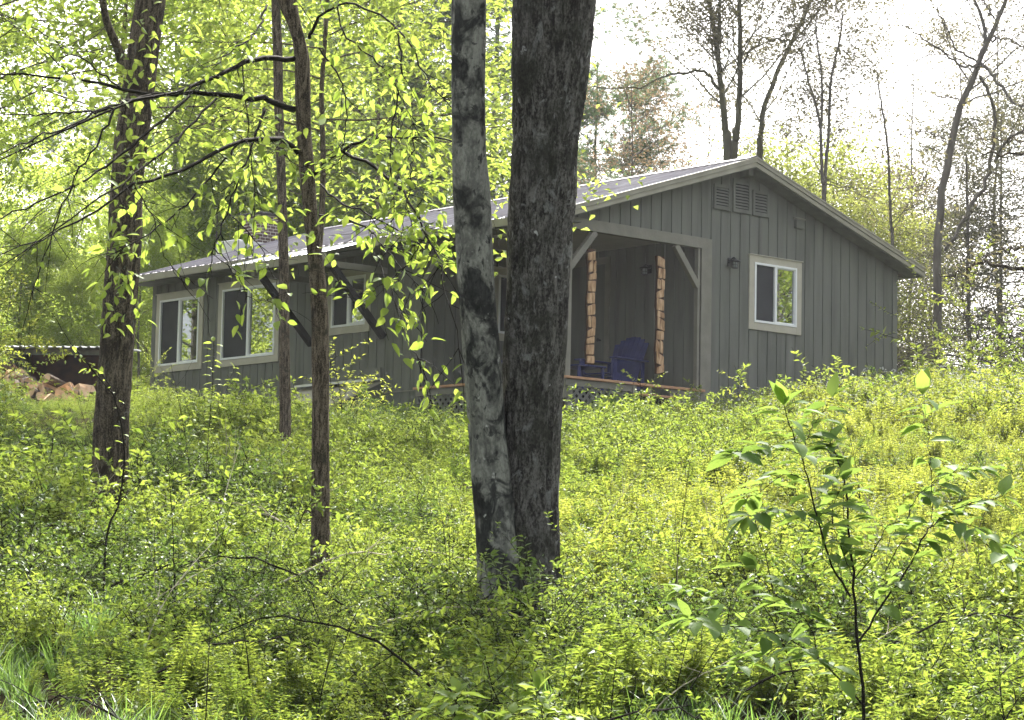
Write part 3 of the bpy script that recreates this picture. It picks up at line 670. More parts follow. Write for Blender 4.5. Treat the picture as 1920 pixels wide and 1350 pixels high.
def spray(tips, per, sigma, r, lsize, drop=.3, flat=.45):
    """leaf positions and frames scattered around tips"""
    P = np.array([t[0] for t in tips]); n = len(P) * per
    pos = np.repeat(P, per, 0) + r.normal(0, sigma, (n, 3)) * [1, 1, flat]
    ang = r.uniform(0, 2 * np.pi, n); ax = np.stack([np.cos(ang), np.sin(ang), r.normal(-drop, .35, n)], 1)
    nr = np.stack([r.normal(0, .45, n), r.normal(0, .45, n), np.ones(n)], 1)
    return pos, ax, nr, lsize * r.uniform(.6, 1.25, n)

D0 = 12.8
prof_dark = [(0, 966, 1116), (100, 964, 1108), (200, 965, 1093), (267, 965, 1082), (355, 956, 1079), (444, 954, 1070), (533, 953, 1066), (600, 949, 1064), (650, 947, 1061), (738, 944, 1052), (827, 940, 1048), (916, 936, 1047), (1000, 930, 1046), (1080, 922, 1050)]
prof_pale = [(0, 847, 912), (100, 846, 911), (200, 847, 909), (300, 848, 912), (355, 849, 920), (444, 854, 923), (533, 858, 927), (600, 862, 931), (650, 866, 938), (738, 873, 944), (827, 880, 950), (916, 884, 960), (1000, 892, 970), (1080, 895, 980)]
def big_tree(name, prof, d, bmat, label, seed, up, ncr, leaves, lmat='leaf', limb0=.35, lsize=.075, crown_r=2.4, lat=(0, 0), rough=.012, lumps=.02):
    g0 = at((prof[-1][1] + prof[-1][2]) / 2, prof[-1][0], d)
    e = empty(name, (g0[0], g0[1], float(ground_h(g0[0], g0[1]))))
    tag(e, label, 'tree')
    o, cl, rr = trunk_mesh('trunk', prof, d, bmat, up, seed=seed, rough=rough, lumps=lumps); child(o, e)
    r = np.random.default_rng(seed + 50); out, tips = [], []
    ztop = cl[-1][2]; zlow = at(960, 0, d)[2] + 1.0
    for k in range(ncr):
        z = zlow + (ztop - zlow) * (limb0 + (1 - limb0) * (k + .5) / ncr) if k < ncr - 2 else ztop
        i = min(np.searchsorted(cl[:, 2], z), len(cl) - 1); a = r.uniform(0, 6.28)
        grow(cl[i], [math.cos(a), math.sin(a), .55 if k < ncr - 2 else 1.5], crown_r * r.uniform(.7, 1.1), rr[i] * .5, 2, r, out, tips, .7, .2)
    lb = limbs_obj('limb', out, bmat, e)
    pos, ax, nr, L = spray(tips, leaves, .28, r, lsize)
    leaf_obj('crown', M[lmat], pos, ax, nr, L, L * .5, parent=e)
    return e
big_tree('tree', prof_dark, D0 + .12, 'bark_dark', 'very thick dark rough barked tree trunk in the centre of the picture', 3, 9, 10, 3, rough=.016, lumps=.03)
big_tree('tree', prof_pale, D0, 'bark_pale', 'pale grey trunk with black blotches leaning against the thick dark trunk', 4, 8, 8, 3, rough=.004, lumps=.02)
prof_left = [(0, 256, 309), (71, 245, 300), (142, 234, 292), (213, 225, 284), (284, 213, 275), (355, 208, 266), (427, 205, 267), (480, 202, 264), (590, 192, 254), (700, 185, 247), (800, 175, 242), (880, 173, 239), (960, 168, 240), (1010, 162, 244)]
big_tree('tree', prof_left, 17.3, 'bark_brown', 'thick brown trunk leaning right at the left side, in front of the woodshed', 7, 8, 9, 3, rough=.012, lumps=.045)
prof_mid = [(0, 518, 557), (30, 532, 560), (60, 546, 568), (107, 553, 581), (178, 553, 582), (249, 556, 583), (320, 561, 590), (391, 568, 594), (460, 575, 602), (510, 579, 609), (600, 584, 616), (700, 586, 617), (800, 585, 617), (900, 584, 618), (1000, 583, 618), (1060, 582, 620)]
mid = big_tree('tree', prof_mid, 14.4, 'bark_young', 'young brown tree in front of the side windows with long arching leafy branches', 12, 5, 8, 5, rough=.008, lumps=.02, crown_r=1.8)
prof_thin = [(110, 512, 530), (200, 514, 531), (300, 518, 535), (420, 522, 539), (520, 523, 542), (640, 523, 543), (740, 524, 545), (800, 524, 546)]
big_tree('tree', prof_thin, 25, 'bark_young', 'thin straight trunk behind the young tree, standing close to the side wall', 15, 3.5, 7, 10, rough=.006, lumps=.02, crown_r=1.6, lmat='leaf_bg', limb0=.0)
# side stem of the left tree
def px_limb(pts, d0, d1, r0, r1, n=14, wig=.0, r=None):
    P = []
    for i, (x, y) in enumerate(pts):
        t = i / max(len(pts) - 1, 1); P.append(at(x, y, d0 + (d1 - d0) * t))
    P = smooth_path(np.array(P), n)
    if r is not None and wig: P[1:-1] += r.normal(0, wig, (n - 2, 3))
    return P, np.linspace(r0, r1, n)
r_ = np.random.default_rng(21)
# ---- arching branches of the young tree; photo-traced limbs carried through real depth
limbs = [
 ([(556, 110), (509, 107), (466, 117), (427, 135), (373, 156), (320, 174), (249, 190), (213, 204), (100, 250), (0, 300)], 14.4, 12.6, .022, .005),
 ([(552, 205), (510, 190), (480, 185), (410, 178), (355, 176), (284, 178), (228, 167), (142, 149), (60, 140), (-40, 139)], 14.4, 12.9, .026, .005),
 ([(355, 180), (310, 220), (267, 256), (192, 316), (142, 348), (60, 385), (-20, 415)], 13.6, 12.2, .013, .004),
 ([(405, 185), (360, 232), (320, 270), (267, 316), (215, 352), (120, 420), (0, 500)], 13.7, 12.0, .012, .003),
 ([(557, 286), (537, 265), (502, 261), (455, 264), (391, 291), (320, 331), (252, 346), (170, 400), (90, 440), (0, 478)], 14.4, 12.2, .022, .003),
 ([(455, 264), (420, 300), (380, 350), (330, 400), (270, 445), (200, 480)], 13.8, 12.9, .01, .003),
 ([(213, 206), (190, 255), (160, 302), (130, 360), (107, 420), (80, 490), (60, 560)], 12.9, 12.0, .009, .003),
 ([(213, 204), (150, 210), (80, 212), (-20, 215)], 12.9, 12.4, .009, .003),
 ([(284, 178), (200, 200), (120, 240), (40, 270), (-40, 310)], 13.4, 12.2, .01, .003),
 ([(228, 167), (180, 130), (120, 90), (60, 50), (0, 28)], 13.2, 12.3, .008, .003),
 ([(142, 149), (90, 100), (40, 55), (0, 30)], 13.0, 12.3, .006, .002),
 ([(495, 203), (484, 242), (465, 290), (445, 345), (425, 400), (402, 465), (398, 520)], 14.2, 13.4, .012, .004),
 ([(484, 242), (515, 270), (545, 300), (575, 320)], 14.2, 14.0, .006, .003),
 ([(455, 120), (462, 200), (470, 280), (478, 350), (476, 420), (474, 480)], 14.1, 13.4, .006, .003),
 ([(590, 326), (612, 302), (640, 281), (690, 260), (733, 257), (775, 256), (843, 264), (900, 300)], 14.4, 13.6, .018, .004),
 ([(640, 282), (697, 309), (747, 352), (775, 390), (798, 440), (821, 480), (832, 540), (850, 600), (870, 680)], 14.2, 12.5, .014, .003),
 ([(598, 403), (647, 410), (690, 430), (711, 451), (740, 490), (790, 540)], 14.4, 13.6, .009, .003),
 ([(580, 72), (590, 48), (600, 30), (633, 9), (676, 14), (740, 53), (775, 96), (800, 150), (850, 205)], 14.4, 13.8, .014, .004),
 ([(633, 12), (645, 60), (700, 110), (735, 150), (760, 200), (790, 260)], 14.2, 13.4, .008, .003),
 ([(740, 53), (752, 110), (745, 180), (735, 240), (730, 300), (740, 380), (735, 440)], 14.0, 13.2, .008, .003),
 ([(775, 256), (770, 330), (760, 400), (750, 460)], 13.9, 13.2, .006, .003),
 ([(598, 90), (640, 150), (650, 210), (640, 290), (635, 330)], 14.3, 13.8, .008, .003),
 ([(600, 345), (640, 380), (690, 400), (760, 440), (800, 470), (830, 500)], 14.4, 13.0, .008, .003),
 ([(711, 451), (720, 520), (750, 580), (765, 640), (800, 690)], 13.8, 12.9, .006, .003),
 ([(798, 440), (760, 500), (700, 545), (640, 560)], 13.4, 13.0, .005, .002),
 ([(500, 10), (480, 60), (430, 100), (380, 130)], 14.4, 13.4, .01, .003),
 ([(427, 398), (470, 440), (500, 490), (520, 540)], 13.5, 13.2, .005, .002),
 ([(402, 465), (440, 510), (470, 560), (520, 555)], 13.4, 13.0, .005, .002),
 ([(252, 346), (290, 420), (320, 500), (400, 560)], 12.9, 12.6, .005, .002),
]
segs = []; tips = []
for pts, d0, d1, ra, rb in limbs:
    P, R = px_limb(pts, d0, d1, ra * .8, rb * .8, 22, .006, r_); segs.append((P, R))
    L = np.linalg.norm(np.diff(P, axis=0), axis=1).sum()
    leafy = np.mean([p[0] for p in pts]) > 330
    for k in range(int(L / (.095 if leafy else .12))):
        i = r_.integers(3, 21); dr = P[i] - P[i - 1]; dr /= np.linalg.norm(dr)
        sd_ = r_.normal(0, 1, 3); sd_[2] *= .5; sd_ -= sd_ @ dr * dr; sd_ /= np.linalg.norm(sd_)
        ln = r_.uniform(.12, .42); q, pr = P[i], dr * .6 + sd_ * .7 + np.array([0, 0, -.1]); pp_ = [q.copy()]
        for j in range(5): pr = pr / np.linalg.norm(pr) + r_.normal(0, .12, 3); q = q + pr / np.linalg.norm(pr) * ln / 5; pp_.append(q.copy())
        pp_ = np.array(pp_); segs.append((pp_, np.linspace(.0028, .0012, 6)))
        if leafy or r_.random() < .22:
            for j in (1, 2, 3, 4, 5, 5):
                if r_.random() < .95: tips.append((pp_[j], pr.copy(), 1))
    if leafy: tips.append((P[-1], P[-1] - P[-2], 1))
# leaf sprays in front of the wall, hanging from fine twigs
lb = limbs_obj('branch', segs, 'twig', mid)
bq = np.array([t[0] for t in tips]) - CAM; bz = bq @ CW; qx = 960 + F * (bq @ CR) / bz; qy = 675 - F * (bq @ CU) / bz    # thin the sprays low on the left, as in the tree itself
kp = r_.random(len(tips)) < np.where((qx < 600) & (qy > 470), .3, np.where((qy > 440) & (qx > 600), .72, .92)); tips = [t for t, k_ in zip(tips, kp) if k_]
n = len(tips); base = np.array([t[0] for t in tips]); tdir = norm(np.array([t[1] for t in tips]))
ax = tdir * .6 + r_.normal(0, .6, (n, 3)) * [1, 1, .6] + np.array([0, 0, -.2]); nr = r_.normal(0, .45, (n, 3)) + np.array([0, 0, 1.])
leaf_obj('foliage', M['leaf'], base + r_.normal(0, .012, (n, 3)), ax, nr, (LL_ := r_.uniform(.04, .095, n)), LL_ * r_.uniform(.42, .58, n), hi=True, parent=mid, fold=.15, droop=.2)
# ascending side stem on the left trunk, and the small leaves growing from its bark
left = [o for o in scene.objects if o.get('label', '').startswith('thick brown')][0]
P, R = px_limb([(232, 130), (222, 95), (212, 70), (200, 40), (192, 0), (180, -60)], 17.1, 16.8, .035, .02, 16); s2 = [(P, R)]

limbs_obj('limb', s2, 'bark_brown', left, 8)
tp = []
for k in range(60):
    y = r_.uniform(20, 640); x = np.interp(y, [0, 355, 800], [282, 237, 210]) + r_.normal(0, 25)
    tp.append(at(x, y, 16.9))
tp = np.repeat(np.array(tp), 4, 0) + r_.normal(0, .05, (240, 3)); n = len(tp)
leaf_obj('foliage', M['leaf'], tp, r_.normal(0, .7, (n, 3)) + [0, 0, -.3], r_.normal(0, .5, (n, 3)) + [0, 0, 1], r_.uniform(.05, .1, n), r_.uniform(.03, .045, n), hi=True, parent=left)

# ------------------------------------------------------------------ woodshed and split logs
SA = at(20, 700, 42.0); SZ = float(ground_h(SA[0], SA[1]))
ux = norm(np.array([CR[0], CR[1], 0.]) * math.cos(.12) + np.array([HW[0], HW[1], 0]) * -math.sin(.12)); uy = np.array([-ux[1], ux[0], 0.])  # ux right along the front, uy to the back
def SP(a, b, c): return np.array([SA[0], SA[1], SZ]) + ux * a + uy * b + np.array([0, 0, c])
shed = empty('woodshed', tuple(SP(0, 0, 0))); tag(shed, 'open fronted woodshed with a pale metal roof and red brown boards behind the left tree', 'woodshed')
def sbox(mb, a0, a1, b0, b1, c0, c1, c0r=None, c1r=None):
    c0r = c0 if c0r is None else c0r; c1r = c1 if c1r is None else c1r
    v = [SP(a0, b0, c0), SP(a1, b0, c0), SP(a1, b1, c0r), SP(a0, b1, c0r), SP(a0, b0, c1), SP(a1, b0, c1), SP(a1, b1, c1r), SP(a0, b1, c1r)]
    return mb.add(v, [(0, 3, 2, 1), (4, 5, 6, 7), (0, 1, 5, 4), (1, 2, 6, 5), (2, 3, 7, 6), (3, 0, 4, 7)])
zt = at(20, 640, 42)[2] - SZ; SWD = 1.74
V = []; f = []; n = 0; a = -.12; prof = []
while a < SWD + .1: prof += [(a, 0), (a + .05, 0), (a + .07, .025), (a + .10, .025), (a + .12, 0)]; a += .15
for b, z in ((-.32, zt - .12), (1.25, zt - .02)):
    for p, h in prof: V.append(SP(p, b, z + h))
for b, z in ((-.32, zt - .127), (1.25, zt - .027)):
    for p, h in prof: V.append(SP(p, b, z + h))
k = len(prof)
for i in range(k - 1): f += [(i, i + 1, k + i + 1, k + i), (2 * k + i, 3 * k + i, 3 * k + i + 1, 2 * k + i + 1), (i, 2 * k + i, 2 * k + i + 1, i + 1), (k + i, k + i + 1, 3 * k + i + 1, 3 * k + i)]
mb = MB(); mb.add(V, f); mb.obj('roof', M['galv'], shed)
mb = MB(); sbox(mb, 0, SWD, 1.0, 1.03, -.2, zt - .06); mb.obj('back_wall', M['rust'], shed)
mb = MB(); sbox(mb, 0, .03, .0, .999, -.2, zt - .16, c1r=zt - .06); mb.obj('side_wall', M['shedw'], shed)
mb = MB(); sbox(mb, SWD - .03, SWD, .0, .999, -.2, zt - .16, c1r=zt - .06); mb.obj('side_wall', M['shedw'], shed)
mb = MB(); sbox(mb, -.08, SWD + .06, -.1, -.04, zt - .23, zt - .13); mb.obj('front_beam', M['shedw'], shed)
for a in (0, SWD - .08): mb = MB(); sbox(mb, a, a + .08, -.09, -.01, -.2, zt - .235); mb.obj('post', M['shedw'], shed)
def make_log(r, kind):
    mb = MB(); L = r.uniform(.3, .4); rad = r.uniform(.06, .105)
    if kind == 0: th = np.linspace(0, math.radians(r.uniform(70, 120)), 5); P = [(0, 0)] + [(rad * 1.3 * math.cos(t), rad * 1.3 * math.sin(t)) for t in th]
    elif kind == 1: th = np.linspace(0, math.pi, 7); P = [(rad * math.cos(t), rad * math.sin(t)) for t in th]
    else: th = np.arange(10) * 2 * math.pi / 10; rr_ = rad * .6; P = [(rr_ * math.cos(t), rr_ * math.sin(t)) for t in th]
    P = [(a + r.uniform(-.006, .006), b + r.uniform(-.006, .006)) for a, b in P]; n = len(P)
    V = [(a, b, c) for c in (-L / 2, L / 2) for a, b in P]; f = [list(range(n))[::-1], list(range(n, 2 * n))]; mi = [0, 0]
    for i in range(n):
        f.append((i, (i + 1) % n, n + (i + 1) % n, n + i)); flat = (kind == 0 and (i == 0 or i == n - 1)) or (kind == 1 and i == n - 1); mi.append(0 if flat else 1)
    c = np.mean(np.array(V), 0); V = np.array(V) - c
    return np_mesh('log', V, [i for q in f for i in q], [len(q) for q in f], [M['logcut'], M['logbark']], False, mat_idx=mi)
logs = [make_log(random.Random(i), i % 3 if i % 5 else 0) for i in range(9)]
r = random.Random(9); k = 0
descr = ['pale split firewood log lying in the heap in the open front of the woodshed']
for layer in range(9):
    for j in range(10):
        a = .1 + j * .185 + r.uniform(-.05, .05); hmax = 7.4 - 3.6 * (a / SWD) if a < SWD else 0
        if layer > hmax or a > SWD - .1: continue
        b = -1.35 + layer * .125 + r.uniform(-.06, .06); c = .2 + layer * .12 + r.uniform(-.03, .03)
        o = bpy.data.objects.new('firewood_log', logs[r.randrange(9)]); link(o)
        o.location = SP(a, b, c); yaw = math.atan2(uy[1], uy[0]) - math.pi / 2
        o.rotation_euler = (math.pi / 2 + r.gauss(0, .3), r.uniform(0, 6.28), yaw + r.gauss(0, .6)); s = r.uniform(1.1, 1.5); o.scale = (s, s, s)
        tag(o, descr[0], 'firewood', 'split firewood logs heaped in the woodshed'); k += 1

# dark garden table half hidden past the right corner of the cabin
tp_ = at(1740, 735, 37.5); e = empty('garden_table', (tp_[0], tp_[1], float(ground_h(tp_[0], tp_[1])))); tag(e, 'dark weathered table half hidden in weeds past the right corner of the cabin', 'table')
zt_ = at(1740, 727, 37.5)[2]; c = np.array([tp_[0], tp_[1], 0])
mb = MB(); p0, p1 = c - CR * .33, c + CR * .33; p0[2] = p1[2] = zt_; mb.bar(p0, p1, .55, .035); mb.obj('table_top', M['steel_dark'], e, bevel=.005)
for s in (-.25, .25):
    for q in (-.2, .2):
        pl = c + np.array([CR[0], CR[1], 0]) * s + np.array([HW[0], HW[1], 0]) * q; mb = MB(); mb.bar([pl[0], pl[1], zt_ - .9], [pl[0], pl[1], zt_ - .018], .05, .05); mb.obj('leg', M['steel_dark'], e)

# ------------------------------------------------------------------ trees of the wood behind
def arche(seed, H, r0, nl, z0, llen, per, lsize, mats, depth=2, sig=.3, spread=.65, lean=.02, kids=(3, 5), up=.25, gn=0., bark='bark_far', drop=.3, flat=.5, elev=(.1, .7)):
    r = np.random.default_rng(seed); n = 14; z = np.linspace(-.4, H, n)
    C = np.stack([np.cumsum(r.normal(0, lean * H / n * 2, n)), np.cumsum(r.normal(0, lean * H / n * 2, n)), z], 1); C[:, :2] -= C[0, :2]
    R = r0 * (1 - z / H * .85).clip(.05); out, tips = [(smooth_path(C, 40), np.interp(np.linspace(0, 1, 40), np.linspace(0, 1, n), R))], []
    tr = list(out); out = []
    for i in range(nl):
        t = (i + r.random()) / nl; zz = z0 + (H - z0) * t; p = np.array([np.interp(zz, z, C[:, 0]), np.interp(zz, z, C[:, 1]), zz]); a = i * 2.4 + r.normal(0, .4)
        L = llen * (1 - .55 * t) * r.uniform(.7, 1.15); grow(p, [math.cos(a), math.sin(a), r.uniform(*elev)], L, max(np.interp(zz, z, R) * .35, .012), depth, r, out, tips, spread, up, kids, gn)
    mt = MB(); [mt.tube(p, q, 9, cap=False) for p, q in tr]; tm = mt.mesh('trunk', M[bark], True)
    ml = MB(); [ml.tube(p, q, 4 if q[0] > .01 else 3, cap=False) for p, q in out]; lm = ml.mesh('branch', M[bark], True)
    pos, ax, nr, L = spray(tips, per, sig, r, lsize, drop, flat)
    V, f, s, nf = leaf_arrays(pos, ax, nr, L, L * .6)
    cm = np_mesh('crown', V, f, s, [M[mats]], False, {'rnd': np.repeat(r.random(len(pos)), nf)})
    return dict(trunk=tm, branch=lm, crown=cm)
def plant_tree(A, name, px, d, label, cat='tree', group=None, scale=1., rz=None, z=None, sx=1., sink=0):
    p = at(px, 700, d); g = float(ground_h(p[0], p[1])) - sink if z is None else z
    e = empty(name, (p[0], p[1], g), random.uniform(0, 6.28) if rz is None else rz); e.scale = (scale * sx, scale * sx, scale); tag(e, label, cat, group)
    for k, me in A.items():
        o = bpy.data.objects.new(k, me); link(o); o.parent = e
    return e
maples = [arche(101, 13, .13, 30, 1.2, 3.6, 17, .155, 'leaf_bg'), arche(102, 12, .11, 30, .8, 3.3, 18, .15, 'leaf_bg'), arche(103, 14, .15, 34, 1.5, 3.8, 15, .16, 'leaf_bg')]
beech = arche(104, 8, .06, 24, .6, 2.6, 22, .10, 'leaf')
beech_hi = arche(114, 9.5, .05, 30, 3.1, 2.6, 9, .105, 'leaf', depth=2, sig=.26, bark='bark_young', elev=(.0, .35), up=.0)
for px, d, sc, lb in [(-75, 28, 1.05, 'slim young tree with bright airy leaves at the far left in front of the wood'), (600, 30, 1.0, 'slim young tree with bright airy leaves hidden behind the young brown trunk'), (215, 33, 1.1, 'slim young tree with bright airy leaves behind the thick left trunk'), (690, 36, 1.1, 'slim young tree with airy leaves above the roof beside the pale trunk')]:
    pt = (px, d) if px < 650 else (px, d + 17); plant_tree(beech_hi, 'slim_tree', pt[0], pt[1], lb, scale=sc * (1.35 if px > 650 else 1))
GB = 'broadleaf trees of the wood behind the cabin'
for i, (px, d, sc, k) in enumerate([(-90, 50, .72, 0), (330, 56, .8, 2), (470, 60, .85, 0), (610, 66, .9, 2), (-180, 58, .8, 1), (60, 72, .6, 2), (420, 78, .95, 1), (720, 76, .95, 0), (560, 88, 1.0, 1), (800, 90, 1.0, 2), (320, 92, .9, 2)]):
    plant_tree(maples[k], 'broadleaf_tree', px, d, 'light green broadleaf tree in the dense wood behind and left of the cabin', group=GB, scale=sc)
for i, (px, d, sc) in enumerate([(30, 49, .5), (150, 48, .42), (262, 47, .55), (-140, 44, .6), (395, 54, .8), (560, 56, .9), (210, 52, .5), (90, 55, .5), (60, 60, .62), (190, 62, .6)]):
    plant_tree(beech, 'young_beech', px, d, 'low bright leafed young tree at the edge of the wood behind the cabin', group='young bright trees at the edge of the wood', scale=sc)
for (x_, y_, sc_, k_) in [(-9, 17, .8, 0), (-13, 20, .9, 1), (-6.5, 23, .9, 2), (-12, 27, 1., 0), (-17, 15, .9, 1)]:
    e = plant_tree(maples[k_], 'broadleaf_tree', 0, 50, 'broadleaf tree outside the frame on the left, mirrored in the side windows', group='broadleaf trees left of the cabin outside the frame', scale=sc_); e.location = (x_, y_, float(ground_h(x_, y_)))
for (x_, y_, sc_, k_) in [(14, -9, .75, 2), (19, -13, .8, 1)]:
    e = plant_tree(maples[k_], 'broadleaf_tree', 0, 50, 'broadleaf tree outside the frame on the right, mirrored in the gable window', group='broadleaf trees right of the cabin outside the frame', scale=sc_); e.location = (x_, y_, float(ground_h(x_, y_)))
pine = arche(105, 17, .17, 64, 2.5, 4.2, 22, .15, 'needle', depth=1, sig=.28, spread=.55, lean=.008, kids=(5, 8), up=.1, drop=-.1, flat=.5, elev=(-.05, .25))
PN = pine['crown']
def thin_needles(A, seed, wid=.01, per=34, tipn=1500):
    r = np.random.default_rng(seed); v = np.empty(len(A['crown'].vertices) * 3, np.float32); A['crown'].vertices.foreach_get('co', v); v = v.reshape(-1, 4, 3)[:, 0]
    c = v[r.choice(len(v), min(tipn, len(v)), False)]; n = len(c) * per; pos = np.repeat(c, per, 0); ax = r.normal(0, 1, (n, 3)) * [1, 1, .8] + [0, 0, .35]
    L = r.uniform(.1, .19, n); V, f, s, nf = leaf_arrays(pos, ax, r.normal(0, 1, (n, 3)), L, np.full(n, wid))
    me = np_mesh('crown', V, f, s, [M['needle']], False, {'rnd': np.repeat(np.repeat(r.random(len(c)), per), nf)}); A = dict(A); A['crown'] = me; return A
pine = thin_needles(pine, 5, tipn=9000, per=20, wid=.013)
for px, d, sc, lb in [(735, 58, 1.0, 'soft grey green pine behind the roof, between the young tree and the pale trunk'), (905, 60, .9, 'pine whose branches show in the gap between the two central trunks'),
        (135, 96, .85, 'tall grey green pine against the pale sky in the upper left'), (1115, 66, .85, 'low hazy pine above the roof just right of the thick dark trunk'), (1290, 74, .72, 'small hazy pine just above the ridge of the roof, left of the clumped trunks'), (640, 98, 1.05, 'dark pine deep in the wood behind the young tree')]:
    plant_tree(pine, 'pine_tree', px, d, lb, scale=sc)
# ------------------------------------------------------------------ thin trees against the white sky on the right
def traced_tree(name, label, stems, d, bmat, lmat, seed, nb, blen, per, lsize, sig=.25, depth=1, limbs_=(), tw=.004, kids=(3, 5), drop=.2, from_t=.25, rootpx=None, upb=.2, extra=3.0):
    r = np.random.default_rng(seed); p0 = at(stems[0][0][0][0], stems[0][0][0][1], d); g = float(ground_h(p0[0], p0[1]))
    e = empty(name, (p0[0], p0[1], g)); tag(e, label, 'tree'); out, tips = [], []
    mt = MB()
    for pts, w0, w1, dd in stems:
        P = [at(x, y, d + dd * i / max(len(pts) - 1, 1)) for i, (x, y) in enumerate(pts)]
        r0, r1 = w0 / 2 / F * d, w1 / 2 / F * d
        if pts[0][1] > 250 or rootpx: P = [np.array([P[0][0], P[0][1], g - .3])] + P
        if P[-1][2] > at(0, 30, d)[2] and extra:
            k = P[-1] - P[-2]; k /= np.linalg.norm(k); P += [P[-1] + k * extra * .5 + r.normal(0, .1, 3), P[-1] + k * extra + r.normal(0, .2, 3)]; r1 *= .5
        P = smooth_path(P, 36); R = np.linspace(r0, r1, 36); P[1:-1] += r.normal(0, r0 * .12, (34, 3)) * [1, 1, 0]
        mt.tube(P, R, 9, cap=False)
        for i in range(nb):
            t = from_t + (1 - from_t) * (i + r.random()) / nb; j = min(int(t * 35), 34); a = r.uniform(0, 6.28); dr = P[min(j + 1, 35)] - P[j]; dr /= np.linalg.norm(dr)
            grow(P[j], dr * .7 + np.array([math.cos(a), math.sin(a), .25]) * .9, blen * r.uniform(.5, 1.2) * (1.1 - .5 * t), max(R[j] * .35, tw), depth, r, out, tips, .6, upb, kids, 0, .003, .14)
    mt.obj('trunk', M[bmat], e, smooth=True)
    for pts, w0, w1, dd in limbs_:
        P, R = px_limb(pts, d, d + dd, w0 / 2 / F * d, w1 / 2 / F * d, 24, .02, r); out.append((P, R))
        for i in range(int(np.linalg.norm(P[-1] - P[0]) / .22)):
            j = r.integers(2, 23); dr = P[j] - P[j - 1]; dr /= np.linalg.norm(dr); s = r.normal(0, 1, 3); grow(P[j], dr * .5 + s * .6 + [0, 0, .2], r.uniform(.3, .8), tw, 0, r, out, tips, .6, upb, kids, 0, .003, .14)
    ml = MB(); [ml.tube(p, q, 5 if q[0] > .02 else 3, cap=False) for p, q in out]; ml.obj('branch', M[bmat], e, smooth=True)
    if per:
        pos, ax, nr, L = spray(tips, per, sig, r, lsize, drop, .8); leaf_obj('crown', M[lmat], pos, ax, nr, L, L * .65, parent=e)
    return e
traced_tree('tree', 'clump of mossy trunks rising behind the ridge of the roof against the white sky',
    [([(1364, 300), (1364, 284), (1357, 213), (1350, 142), (1341, 71), (1327, -10)], 17, 9, .5), ([(1350, 80), (1349, 40), (1350, -10)], 8, 6, 0), ([(1378, 300), (1381, 261), (1387, 166), (1388, 95), (1388, -10)], 14, 11, -.5)],
    50, 'bark_green', 'leaf_far', 31, 22, 3.2, 6, .08, limbs_=[([(1352, 170), (1339, 157), (1325, 137), (1305, 132), (1270, 135), (1246, 142), (1210, 158), (1175, 164), (1094, 164), (1000, 160)], 7, 1.5, -1.5), ([(1394, 118), (1405, 98), (1412, 88), (1436, 71), (1478, 78), (1520, 60)], 6, 2, .5)], depth=2, sig=.3, from_t=.4, kids=(3, 5))
traced_tree('tree', 'slender trunk bending right, just right of the mossy clump behind the roof',
    [([(1424, 310), (1425, 291), (1431, 213), (1459, 133), (1500, 47), (1530, -20)], 13, 9, 0)], 51, 'bark_green', 'leaf_far', 32, 16, 2.8, 6, .08, depth=2, from_t=.35)
traced_tree('tree', 'small forked tree behind the right slope of the roof',
    [([(1544, 380), (1542, 340), (1537, 230), (1518, 160), (1500, 90)], 9, 3, 0), ([(1546, 372), (1553, 264), (1558, 155), (1575, 70), (1580, 20)], 8, 3, .3), ([(1540, 240), (1541, 150), (1530, 60), (1532, 20)], 5, 2, 0)], 48, 'bark_far', 'leaf_far', 33, 12, 1.8, 5, .07, extra=0, depth=2, sig=.22)
traced_tree('tree', 'thin bare stem standing alone against the white sky right of the forked tree',
    [([(1673, 470), (1671, 420), (1663, 270), (1650, 180), (1643, 130)], 8, 2, 0)], 47, 'bark_far', 'leaf_far', 34, 8, .9, 5, .07, extra=0, sig=.15)
traced_tree('tree', 'dark leaning tree with crooked limbs rising at the right of the cabin',
    [([(1757, 725), (1757, 600), (1760, 420), (1779, 296), (1800, 202), (1822, 156), (1844, 93), (1866, 50), (1888, -10)], 19, 10, 0), ([(1848, 84), (1844, 47), (1822, -10)], 8, 6, .2)],
    42, 'bark_far', 'leaf_far', 35, 18, 2.1, 5, .05, depth=2, sig=.2, from_t=.45, upb=.05,
    limbs_=[([(1841, 124), (1869, 149), (1891, 183), (1925, 203), (1980, 215)], 8, 4, -1), ([(1838, 143), (1858, 187), (1866, 233), (1860, 300), (1840, 360), (1800, 425), (1772, 470)], 7, 8, .6), ([(1844, 124), (1800, 120), (1730, 70), (1690, 45)], 6, 2, -.6), ([(1844, 122), (1790, 90), (1770, 40), (1740, -5)], 5, 2, .5),
            ([(1775, 270), (1750, 250), (1715, 247), (1670, 262)], 4, 1.5, -.6), ([(1800, 186), (1760, 180), (1700, 155), (1675, 158)], 4, 1.5, .4), ([(1830, 140), (1790, 107), (1730, 107), (1690, 130)], 4, 1.5, .6), ([(1858, 75), (1885, 72), (1905, 80), (1930, 100)], 5, 3, -.6), ([(1862, 35), (1850, 10), (1830, 0)], 4, 2, 0),
            ([(1866, 300), (1890, 262), (1920, 240), (1960, 200)], 7, 4, -.7)])
traced_tree('tree', 'straight thin trunk right of the dark leaning tree',
    [([(1818, 720), (1817, 600), (1815, 480), (1814, 380), (1812, 290)], 11, 4, 0)], 44, 'bark_far', 'needle_g', 36, 26, 1.6, 9, .06, extra=0, from_t=.1, depth=1, sig=.16, upb=-.05)
hem = arche(107, 7.5, .07, 80, .9, 2.6, 7, .07, 'needle_g', depth=1, sig=.14, spread=.5, lean=.006, kids=(6, 10), up=-.05, drop=.2, flat=.3, elev=(-.1, .15))
